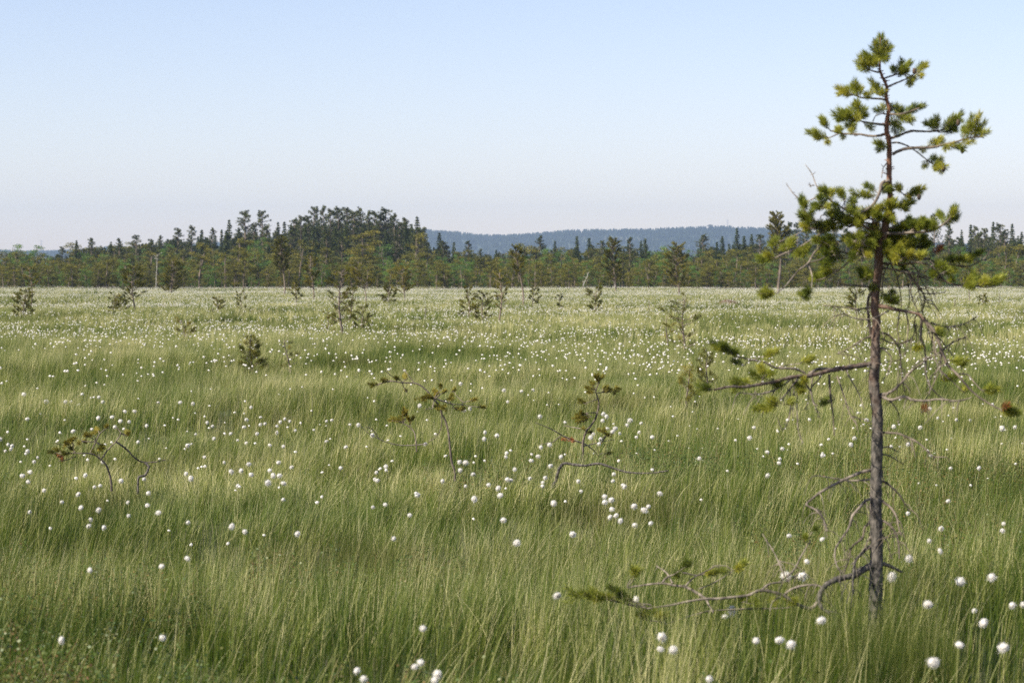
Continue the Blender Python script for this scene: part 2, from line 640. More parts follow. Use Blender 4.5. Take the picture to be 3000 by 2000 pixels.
def grass():
    srcs, P, S, I, R = [], [], [], [], []
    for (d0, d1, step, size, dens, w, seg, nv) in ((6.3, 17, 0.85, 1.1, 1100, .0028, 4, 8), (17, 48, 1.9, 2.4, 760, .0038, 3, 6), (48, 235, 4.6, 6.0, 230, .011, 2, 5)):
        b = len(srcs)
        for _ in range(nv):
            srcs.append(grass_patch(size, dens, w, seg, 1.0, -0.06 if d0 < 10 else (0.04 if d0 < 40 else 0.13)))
        p = wedge_grid(d0, d1, step)
        z = gz(p[:, 0], p[:, 1])
        hs = 0.72 + 0.55 * patch(p[:, 0], p[:, 1], 3, 1.2)
        hs = hs * (1 + 0.95 * np.exp(-(((p[:, 0] - 1.46) / 0.55) ** 2 + ((p[:, 1] - 9.2) / 0.6) ** 2)))
        P.append(np.column_stack([p, z]))
        S.append(np.column_stack([np.full(len(p), 1.0), np.full(len(p), 1.0), hs]))
        ii = b + rs.randint(0, nv, len(p))
        if d0 < 10:
            lo = len(srcs)
            for _ in range(4):
                srcs.append(low_patch(size, 1700, .0025))
            k = patch(p[:, 0], p[:, 1], 8, 1.3) + np.clip((11.0 - p[:, 1]) * 0.20, -0.35, 0.35) > 0.46
            k &= np.hypot(p[:, 0] - 1.5, p[:, 1] - 9.2) > 0.95
            ii = np.where(k, lo + rs.randint(0, 4, len(p)), ii)
        I.append(ii)
        R.append(np.column_stack([np.zeros(len(p)), np.zeros(len(p)), rs.randn(len(p)) * 0.55]))
    # a thick tussock has grown up round the foot of the lone pine
    q = np.array([[1.50, 9.58], [1.36, 9.42], [1.62, 9.45], [1.47, 9.25], [1.58, 9.12], [1.38, 9.05], [1.70, 9.70], [1.30, 9.72], [1.52, 9.36], [1.45, 9.60]])
    P.append(np.column_stack([q, gz(q[:, 0], q[:, 1])]))
    S.append(np.column_stack([np.full(len(q), .36), np.full(len(q), .36), 0.98 + 0.12 * rs.rand(len(q))]))
    I.append(rs.randint(0, 8, len(q)))
    R.append(np.column_stack([np.zeros(len(q)), np.zeros(len(q)), rs.randn(len(q)) * 0.8]))
    scatter('grass', np.concatenate(P), np.concatenate(R), np.concatenate(S), np.concatenate(I), srcs)


grass()


def shrub_patch():
    """dwarf shrubs: wiry stems with tiny leaves"""
    mb = MB()
    for _ in range(30):
        cx, cy = (rs.rand(2) - 0.5) * 0.8
        h = 0.13 + 0.19 * rs.rand()
        top = np.array([cx + 0.06 * rs.randn(), cy + 0.06 * rs.randn(), h])
        P = np.array([[cx, cy, 0], [cx + 0.02 * rs.randn(), cy, h * 0.5], top])
        tube(mb, P, [0.0015, 0.0013, 0.0008], 3, 1, 0.9)
        n = 46
        t = 0.35 + 0.65 * rs.rand(n)
        c = P[0] + (top - P[0]) * t[:, None] + rs.randn(n, 3) * np.array([.022, .022, .014])
        d = unit(n)
        d[:, 2] = np.abs(d[:, 2]) * 0.6
        s = np.cross(d, unit(n))
        s /= np.linalg.norm(s, axis=1)[:, None]
        L = 0.010 + 0.007 * rs.rand(n)
        d, s = d * L[:, None], s * (L * 0.36)[:, None]
        V = np.stack([c - d * .5, c + s, c + d * .5, c - s], 1).reshape(-1, 3)
        tone = 0.35 + 0.3 * rs.rand()
        cc = np.where(rs.rand(n) < 0.10, 0.95, tone + 0.12 * rs.randn(n))
        mb.add(V, np.arange(n * 4).reshape(-1, 4), None, np.repeat(np.clip(cc, 0, 1), 4))
    return mb.build('shrub_source', M_SHRUB, link=False)


def dwarf_shrubs():
    p = wedge_grid(6.3, 22, 0.62)
    k = patch(p[:, 0], p[:, 1], 5, 1.5) + np.clip((9.5 - p[:, 1]) * 0.18, 0, 0.5)
    p = p[k > 0.50]
    n = len(p)
    srcs = [shrub_patch() for _ in range(5)]
    s = 0.8 + 0.5 * rs.rand(n)
    scatter('ground_cover', np.column_stack([p, gz(p[:, 0], p[:, 1])]), np.column_stack([np.zeros(n), np.zeros(n), rs.rand(n) * 6.28]), np.column_stack([s, s, s]), rs.randint(0, 5, n), srcs)


dwarf_shrubs()

# ------------------------------------------------------------------ cottongrass
def cotton_head(seed, hairs=1100, res=2):
    """fluffy head, one unit across, its foot at the origin"""
    r = np.random.RandomState(seed)
    mb = MB()
    import bmesh
    bm = bmesh.new()
    bmesh.ops.create_icosphere(bm, subdivisions=res, radius=0.44)
    V = np.array([v.co[:] for v in bm.verts])
    T = np.array([[v.index for v in f.verts] for f in bm.faces])
    bm.free()
    ph = r.rand(4) * 6.28
    d = 0.93 + 0.16 * np.sin(V[:, 0] * 9 + ph[0]) * np.sin(V[:, 1] * 8 + ph[1]) + 0.08 * np.sin(V[:, 2] * 11 + ph[2]) + 0.05 * r.randn(len(V))
    V = V * d[:, None] * np.array([0.80 + 0.42 * r.rand(), 0.80 + 0.3 * r.rand(), 0.66 + 0.42 * r.rand()])
    V[:, 0] += 0.30 * r.rand() * (V[:, 2] + 0.3) + 0.12 * np.maximum(V[:, 0], 0) * (r.rand(len(V)) > .5)
    V[:, 2] = np.where(V[:, 2] < 0, V[:, 2] * 0.9, V[:, 2])
    V[:, 2] += 0.40
    mb.add(V, None, T, 0.5, 0)
    if hairs:
        dr = r.randn(hairs, 3)
        dr[:, 2] += 0.15
        dr /= np.linalg.norm(dr, axis=1)[:, None]
        b = dr * 0.30 * np.array([1.1, 1, .9]) + np.array([0, 0, 0.40])
        dd = dr + 0.30 * r.randn(hairs, 3) + np.array([0.45, 0, -0.10])
        s = np.cross(dd, r.randn(hairs, 3))
        s /= np.linalg.norm(s, axis=1)[:, None]
        s *= 0.016
        tip = b + dd * (0.13 + 0.22 * r.rand(hairs) ** 2)[:, None]
        mb.add(np.stack([b - s, b + s, tip], 1).reshape(-1, 3), None, np.arange(hairs * 3).reshape(-1, 3), 0.5, 0)
        k = 9
        a = np.arange(k) * 6.283 / k
        for ai in a:
            c0 = np.array([0, 0, -0.06])
            o1 = np.array([math.cos(ai), math.sin(ai), 0]) * 0.17 + np.array([0, 0, 0.10])
            o2 = np.array([math.cos(ai), math.sin(ai), 0]) * 0.24 + np.array([0, 0, 0.20])
            sd = np.array([-math.sin(ai), math.cos(ai), 0]) * 0.06
            mb.add(np.array([c0, o1 + sd, o2, o1 - sd]), [[0, 1, 2, 3]], None, 0.5, 1)
    return mb.mesh('seed_head', [M_COTTON, M_BRACT], False)


def cotton_stem(ox, oy, bend):
    mb = MB()
    P = np.array([[0, 0, 0], [ox * 0.12 + bend * .03, oy * 0.1, 0.35], [ox * 0.45 + bend * .03, oy * 0.4, 0.72], [ox, oy, 1.0]])
    tube(mb, P, [0.0042, 0.0036, 0.003, 0.0026], 5, 4, 0.6)
    return mb.mesh('stem', M_STEM, True)


HEADS = [cotton_head(s) for s in range(16)]
STEM_OFF = [(0.05, 0.02, 0.3), (0.16, -0.05, -0.5), (-0.08, 0.04, 0.6), (0.24, 0.05, 0.2), (0.10, 0.10, -0.3), (-0.16, -0.06, 0.2), (0.02, -0.03, 0.0)]
STEMS = [cotton_stem(*o) for o in STEM_OFF]

REG = {'A': (2300, 90, .27636), 'B': (2200, 470, .29762), 'C': (2000, 850, .42517), 'D': (2250, 1250, .36342), 'E': (1600, 1550, .42517),
       'F': (2100, 750, .38265), 'G': (2500, 600, .22321), 'H': (1000, 1000, .42517), 'I': (0, 1000, .42517), 'J': (0, 1400, .42517),
       'K': (1000, 1700, .42517), 'L': (2000, 900, .7018)}


def PX(reg, x, y):
    a = REG[reg]
    return a[0] + x * a[2], a[1] + y * a[2]


FL = {
 'K': '555,322,30 108,610,30 177,657,30 508,590,24 675,640,32 645,690,14 545,550,18 1498,90,30 2040,108,24 2210,388,34 2190,465,26 2270,470,34',
 'E': '172,27,24 1672,40,20 1907,58,18 1650,320,40 1770,312,42 1255,527,34 1232,597,20 1905,622,34 1443,765,28 1605,757,36 1700,790,30 1125,1030,28 1790,212,14',
 'L': '870,1127,22 1157,1141,22 1275,1115,22 937,1045,18 1022,1236,20 1218,1262,14 1248,1308,20 1365,1238,12 1422,1240,12 1153,1404,21 1347,1418,24 1045,1478,26 1030,973,11 1080,916,10 1068,1008,8 1340,902,10 1330,930,8 1240,668,9 1116,670,7 945,857,9 300,500,10 278,545,10 352,602,9 414,587,9 408,630,8 400,648,10 357,697,11 580,572,8 583,617,9 721,545,9 704,573,11 872,580,8 941,571,10 66,630,9 440,468,9 527,467,8 765,466,9 879,497,11 990,497,9 735,439,7 748,406,7 1298,402,7 1333,507,12 1384,497,9 1065,462,7 1142,468,8 1200,470,7 1102,805,8 1034,617,8 1030,420,9',
 'H': '1585,1320,25 1200,1387,27 2015,1260,20 2137,1247,18 1922,1232,22 1903,1193,18 1862,1202,20 1865,1150,20 1812,1105,24 1812,1060,18 1864,1083,24 2018,1130,25 2078,1157,24 2110,1132,20 1464,1117,22 1110,1225,24 1102,1053,24 1070,1008,20 903,1072,24 916,1093,20 1013,983,18 850,992,14 704,960,16 911,912,18 820,886,18 850,833,20 820,830,16 533,1045,20 303,1118,15 212,1137,15 468,1190,13 362,1358,18 2190,1040,22 1962,992,20 1932,986,18 1880,912,18 1645,1028,14 1635,962,16 1448,851,22 1305,817,18 1350,787,18 1517,785,18 1308,772,12 1139,755,16 1125,789,13 1192,882,15 1135,950,16 1170,950,16 1307,938,14 1412,935,16 1390,965,14 1388,995,16 1384,725,16 1430,713,15 983,672,17 992,627,15 1075,647,15 1373,518,15 1803,499,18 1828,519,16 1798,546,15 1832,597,16 1890,597,18 1865,620,18 1912,628,13 1727,660,18 1783,665,16 1743,632,16 1780,703,14 1996,540,20 1978,570,15 2069,560,15 2047,625,13 2032,657,15 2144,653,18 34,722,17 115,566,16 57,570,12 217,645,15 582,701,13 538,444,16 720,786,13 316,856,18 310,885,10 247,898,14 253,957,16 228,950,12 1126,333,14 1240,342,13 1314,328,13 1138,410,12 888,452,14 845,475,14 1537,553,12 818,288,15 2140,880,14 1870,960,16',
 'I': '582,917,18 830,955,20 1002,940,16 1300,930,20 1292,905,14 1025,1032,20 547,1047,18 425,1098,15 683,992,14 652,1000,12 677,1158,20 551,1146,18 891,1101,10 1015,1126,18 889,1188,15 1096,1172,20 618,1220,14 608,1267,12 716,1283,18 213,1166,14 1585,1273,24 1697,1307,20 2060,1320,18 1950,1090,14 1948,973,20 1858,971,24 1887,925,20 1926,920,18 1867,880,18 1916,833,16 2014,860,18 1733,918,18 1605,892,20 1665,888,16 1636,993,16 1708,843,18 1547,830,11 1412,794,14 200,897,18 157,922,18 192,966,16 1297,1243,14 295,1018,10 240,825,14 262,798,10 195,753,16 82,720,16 55,708,14 66,735,11 40,750,10 10,662,20 674,524,16 770,517,15 510,614,16 795,586,17 830,549,15 881,548,13 635,600,12 853,478,14 922,476,16 697,828,13 953,688,12 1009,580,14 1295,707,18 1344,636,9 1477,668,13 1580,630,14 1636,678,11 1698,694,12 1853,710,14 1955,720,15 1765,628,14 1787,572,14 1830,562,14 1697,533,16 1680,589,14 1731,455,12 1798,520,11 1434,556,12 1470,580,10 1903,618,14 1930,555,13 1918,579,12 1960,529,11 2001,547,11 2030,612,11 2163,606,11 2255,546,12 2285,541,12 2250,685,12 2345,870,14 190,530,14 315,408,17 162,359,18 568,360,14 443,413,16 493,414,12 540,435,12 1243,413,13 1335,428,14 1087,418,11 685,382,13 716,411,14',
 'J': '625,632,16 1115,597,20 1285,546,18 1110,1095,10 420,1115,10',
}
HEAD_PTS = []
for rg, s in FL.items():
    for w in s.split():
        x, y, d = map(float, w.split(','))
        px, py = PX(rg, x, y)
        HEAD_PTS.append((px, py, d * REG[rg][2]))
HEAD_PTS.sort(key=lambda p: -p[1])
HEAD_PTS = HEAD_PTS[:298]

MARKS = [(323, 1410, 'the low creeping pine'), (1328, 1375, 'the arched little pine'), (1708, 1335, 'the crooked young pine'), (1910, 1385, 'the right end of the grey fallen limb'),
         (738, 1100, 'the small dense young pine'), (2565, 1700, 'the foot of the tall lone pine'), (1700, 1745, "the green tip of the lone pine's lowest branch"),
         (60, 1960, 'the bottom left corner'), (1300, 1990, 'the middle of the bottom edge'), (2960, 1980, 'the bottom right corner'), (20, 1300, 'the left edge of the meadow'),
         (2980, 1300, 'the right edge of the meadow'), (1500, 1620, 'the empty grass in the centre'), (900, 1330, 'the gap between the creeping and arched pines')]
ORD = ['closest', 'second closest', 'third closest', 'fourth closest', 'fifth closest', 'sixth closest', 'seventh closest', 'eighth closest', 'ninth closest', 'tenth closest', 'eleventh closest', 'twelfth closest', 'thirteenth closest', 'fourteenth closest', 'fifteenth closest', 'sixteenth closest', 'seventeenth closest', 'eighteenth closest', 'nineteenth closest', 'twentieth closest']


def cottongrass():
    zones = {}
    for i, (px, py, d) in enumerate(HEAD_PTS):
        best = min(MARKS, key=lambda m: math.hypot(px - m[0], (py - m[1])))
        dx, dy = px - best[0], (py - best[1])
        if abs(dx) > abs(dy):
            sec = 'left of' if dx < 0 else 'right of'
        else:
            sec = 'above' if dy < 0 else 'below'
        zones.setdefault((best[2], sec), []).append((math.hypot(dx, dy), i))
    lab = {}
    for (nm, sec), L in zones.items():
        L.sort()
        for k, (_, i) in enumerate(L):
            size = 'plump' if HEAD_PTS[i][2] > 10.5 else ('small' if HEAD_PTS[i][2] < 5.5 else 'fluffy')
            o = ORD[k] if k < len(ORD) else 'farthest'
            lab[i] = '%s cottongrass head %s %s, the %s' % (size, sec, nm, o)
            w = lab[i].split()
            if len(w) > 16:
                lab[i] = ' '.join(w[1:])
    for i, (px, py, dpx) in enumerate(HEAD_PTS):
        hz = 0.36 + 0.14 * rs.rand()
        p = at_plane(px, py, hz)
        p = at_plane(px, py, hz + float(gz(p[0], p[1])))
        D = min(0.052, max(0.025, dpx * 2 * p[1] / F * 0.92))
        v = rs.randint(0, 7)
        ox, oy, _ = STEM_OFF[v]
        bx, by = p[0] - ox * hz, p[1] - oy * hz
        bz = float(gz(bx, by))
        h = p[2] - bz
        t = empty('cottongrass', (p[0] - ox * h, p[1] - oy * h, bz))
        tag(t, lab[i], 'cottongrass', 'cottongrass heads nodding over the near half of the bog')
        s = bpy.data.objects.new('stem', STEMS[v])
        s.scale = (h, h, h)
        hd = bpy.data.objects.new('seed_head', HEADS[rs.randint(0, 16)])
        hd.location = (ox * h, oy * h, h - D * 0.4)
        hd.scale = (D * (0.8 + 0.35 * rs.rand()), D * (0.8 + 0.3 * rs.rand()), D * (0.75 + 0.45 * rs.rand()))
        hd.rotation_euler = (0.5 * rs.randn(), 0.35 + 0.4 * rs.randn(), rs.rand() * 6.28)
        for c in (s, hd):
            COL.objects.link(c)
            c.parent = t


cottongrass()


def far_cottongrass():
    srcs = []
    for v in range(4):
        for res, hairs in ((1, 60),):
            mb = MB()
            he = cotton_head(20 + v, 0, 1)
            V = np.array([a.co[:] for a in he.vertices])
            T = np.array([p.vertices[:] for p in he.polygons])
            D = 0.038
            V = V * D + np.array([0.10 * (v - 1), 0.0, 0.43])
            mb.add(V, None, T, 0.5, 0)
            P = np.array([[0, 0, 0], [0.02 * (v - 1), 0, 0.2], [0.10 * (v - 1), 0, 0.43]])
            tube(mb, P, [.0016, .0014, .0012], 3, 1, 0.6, 1)
            srcs.append(mb.build('far_cottongrass_source', [M_COTTON, M_STEM], link=False))
    ylim = min(p[1] for p in HEAD_PTS)
    P = []
    d_ind = 1.28 * F / (ylim - 805)
    for d0, d1, dens in ((13.5, 17, 1.2), (17, d_ind, 2.6), (d_ind, 34, 3.6), (34, 48, 4.2), (48, 90, 3.8), (90, 150, 3.8), (150, 238, 5.0)):
        area = 0.222 * 1.15 * (d1 ** 2 - d0 ** 2)
        n = int(area * dens * 2.2)
        y = np.sqrt(d0 ** 2 + rs.rand(n) * (d1 ** 2 - d0 ** 2))
        x = (rs.rand(n) * 2 - 1) * (y * 0.222 * 1.15 + 1)
        k = (0.15 + 0.85 * patch(x, y, 11, 0.8)) * patch(x, y, 12, 3.5) * 1.5
        if d0 > 80:
            k = 0.3 + 0.7 * k
        keep = rs.rand(n) < np.clip(k, 0.03, 1)
        P.append(np.stack([x[keep], y[keep]], -1))
    # a few small heads standing between the near ones
    P = np.concatenate(P)
    n = len(P)
    s = (0.8 + 0.35 * rs.rand(n)) * np.where(P[:, 1] < d_ind, 0.75, 1.0)
    scatter('far_flower_field', np.column_stack([P, gz(P[:, 0], P[:, 1])]), np.column_stack([0.1 * rs.randn(n), 0.1 * rs.randn(n), rs.rand(n) * 6.28]), np.column_stack([s, s, s]), rs.randint(0, 4, n), srcs)


far_cottongrass()

# ------------------------------------------------------------------ the tall lone pine and the traced small pines
TREE_D = 9.75


def traced_tree(root, D, trunk, branches, mm, nl=0.034, nw=0.0019, nn=120, tw=0.0022, mat_needle=None, seed=1, dirs=None):
    """branches: list of (region, depth_at_tip, r0, r1, bark, points, shoots)"""
    r = np.random.RandomState(seed)
    ro = np.array(root.location)
    mat_needle = mat_needle or M_NEEDLE
    if trunk:
        mb = MB()
        P = np.array([at_depth(x, y, D + dz) for x, y, w, dz in trunk]) - ro
        R = [w * mm / 2 for x, y, w, dz in trunk]
        tube(mb, P, R, 22, 14, 0.5, 0, 0.20)
        for _ in range(int(len(trunk) * 5)):
            i = r.randint(1, len(P) - 1)
            q = P[i] + (P[i - 1] - P[i]) * r.rand()
            a = r.rand() * 6.28
            dv = np.array([math.cos(a), math.sin(a), 0.25])
            l = R[i] + 0.004 + 0.012 * r.rand()
            tube(mb, np.array([q, q + dv * l]), [0.0032, 0.0018], 5, 2, 0.5)
        mb.build('trunk', M_BARK, root, True)
    for (rg, dt, r0, r1, bark, pts, shoots) in branches:
        pp = [PX(rg, *map(float, w.split(','))) for w in pts.split()] if pts else []
        n = len(pp)
        par = root
        if n:
            mb = MB()
            L = np.concatenate([[0], np.cumsum([math.hypot(pp[i + 1][0] - pp[i][0], pp[i + 1][1] - pp[i][1]) for i in range(n - 1)])])
            L = L / max(L[-1], 1e-6)
            P = np.array([at_depth(pp[i][0], pp[i][1], D + dt * L[i]) for i in range(n)]) - ro
            R = (r0 + (r1 - r0) * L) * mm * (1.0 if D < 12 else 0.78)
            if n > 3:
                P[1:-1] += r.randn(n - 2, 3) * (R[1:-1, None] * 0.35)
            tube(mb, P, R, 8, 7, 0.5, 0, 0.42)
            if not shoots and D < 12 and n > 3 and r0 > 2.3:
                for _ in range(int(n * 1.5)):
                    i = r.randint(1, n - 1)
                    q = P[i] + (P[i + 1 if i + 1 < n else i] - P[i]) * r.rand()
                    l = 0.04 + 0.10 * r.rand()
                    u = np.array([r.randn() * .6, r.randn() * .6, -.25])
                    tube(mb, np.array([q, q + u * l * .5, q + u * l + np.array([0, 0, -l * .45])]), [0.0021, 0.0016, 0.0009], 4, 3, 0.5, 0, .4)
            if dt and not shoots:
                # knots and broken stubs along dead wood
                for _ in range(n * 2):
                    i = r.randint(0, n - 1)
                    q = P[i] + (P[i + 1] - P[i]) * r.rand()
                    tube(mb, np.array([q, q + (r.rand(3) - 0.5) * 0.035]), [0.0016, 0.0007], 4, 2, 0.5)
            mats = {'g': M_TWIG, 'd': M_DARKTWIG, 'b': M_BARK}[bark]
            if shoots:
                twm = mb
            par = mb
        if shoots:
            nb = MB()
            tb = mb if n else MB()
            for s in shoots.split():
                q = s.split(',')
                dead = q[0].startswith('o')
                q[0] = q[0].lstrip('o')
                x0, y0, x1, y1 = map(float, q)
                a, b = PX(rg, x0, y0), PX(rg, x1, y1)
                if n:
                    dd = [math.hypot(a[0] - u[0], a[1] - u[1]) for u in pp]
                    k = int(np.argmin(dd))
                    dep = D + dt * L[k]
                    anchor = P[k]
                else:
                    dep = D + dt
                    anchor = None
                j = r.randn() * 0.018 * (D / 9.75)
                p0 = at_depth(a[0], a[1], dep + j * 0.3) - ro
                p1 = at_depth(b[0], b[1], dep + j * 2.2) - ro
                if anchor is not None and np.linalg.norm(anchor - p0) > 0.02:
                    mid = (anchor + p0) / 2 + (r.rand(3) - 0.5) * 0.02
                    tube(tb, np.array([anchor, mid, p0, p1]), [tw * 1.1, tw, tw * .9, tw * .6], 5, 3, 0.5)
                else:
                    tube(tb, np.array([p0, (p0 + p1) / 2, p1]), [tw, tw * .8, tw * .6], 5, 2, 0.5)
                tone = 2.0 if dead else float(np.clip(0.63 + 0.15 * r.randn(), 0.25, 0.95))
                ln = np.linalg.norm(p1 - p0)
                m = int(nn * np.clip(ln / (nl * 1.7), 0.7, 2.6) * (0.45 if dead else 1))
                needles(nb, p0, p1, m, nl, nw, tone)
                # side shoots give the brush its depth
                for _ in range(1 if rg == 'A' else 2):
                    t = 0.2 + 0.6 * r.rand()
                    c0 = p0 + (p1 - p0) * t
                    off = r.randn(3) * np.array([.6, 1.0, .6])
                    c1 = c0 + (p1 - p0) * 0.35 + off * ln * 0.20
                    needles(nb, c0, c1, int(m * 0.4), nl * 0.9, nw, tone if dead else tone + 0.05)
        if n:
            bo = par.build('branch', mats, root, True)
        else:
            bo = root
            if shoots and tb.n:
                bo = tb.build('branch', M_DARKTWIG, root, True)
        if shoots:
            nb.build('needles', mat_needle, bo)


def fill(rg, cx, cy, rx, ry, n, seed):
    """short upward shoots inside an ellipse, written the way traced shoots are"""
    r = np.random.RandomState(seed)
    out = []
    for _ in range(n):
        a = r.rand() * 6.28
        q = math.sqrt(r.rand())
        x, y = cx + rx * q * math.cos(a), cy + ry * q * math.sin(a)
        dx, dy = 55 * (0.6 * r.randn() + (x - cx) / rx), -38 * (0.5 + r.rand())
        out.append('%.0f,%.0f,%.0f,%.0f' % (x, y, x + dx, y + dy))
    return ' '.join(out)


TRUNK = [(2579, 111, 3, 0), (2578, 195, 6, 0), (2580.5, 214, 7, 0), (2589, 234, 8, .01), (2598, 256, 9, .01), (2596, 283, 10, 0), (2603, 311, 11, 0), (2604, 325, 11, 0), (2598, 355, 12, 0), (2598, 388, 14, 0),
         (2603, 405, 15, 0), (2605, 435, 15, .02), (2605, 477, 15, .02), (2605, 518, 15, .02), (2607, 560, 16, .02), (2608, 589, 17, .02), (2599, 637, 21, 0), (2585, 700, 24, 0), (2576, 738, 26, 0), (2572, 797, 25, 0), (2562, 898, 24, 0),
         (2568, 934, 24, 0), (2565, 995, 25, 0), (2565, 1052, 30, 0), (2562, 1090, 29, 0), (2561, 1133, 31, 0), (2570, 1209, 32, 0), (2570, 1286, 33, 0), (2566, 1432, 34, 0), (2567, 1541, 36, 0), (2568, 1650, 38, 0), (2566, 1722, 39, 0), (2564, 1795, 40, 0), (2564, 1900, 44, 0), (2564, 2010, 50, 0)][::-1]
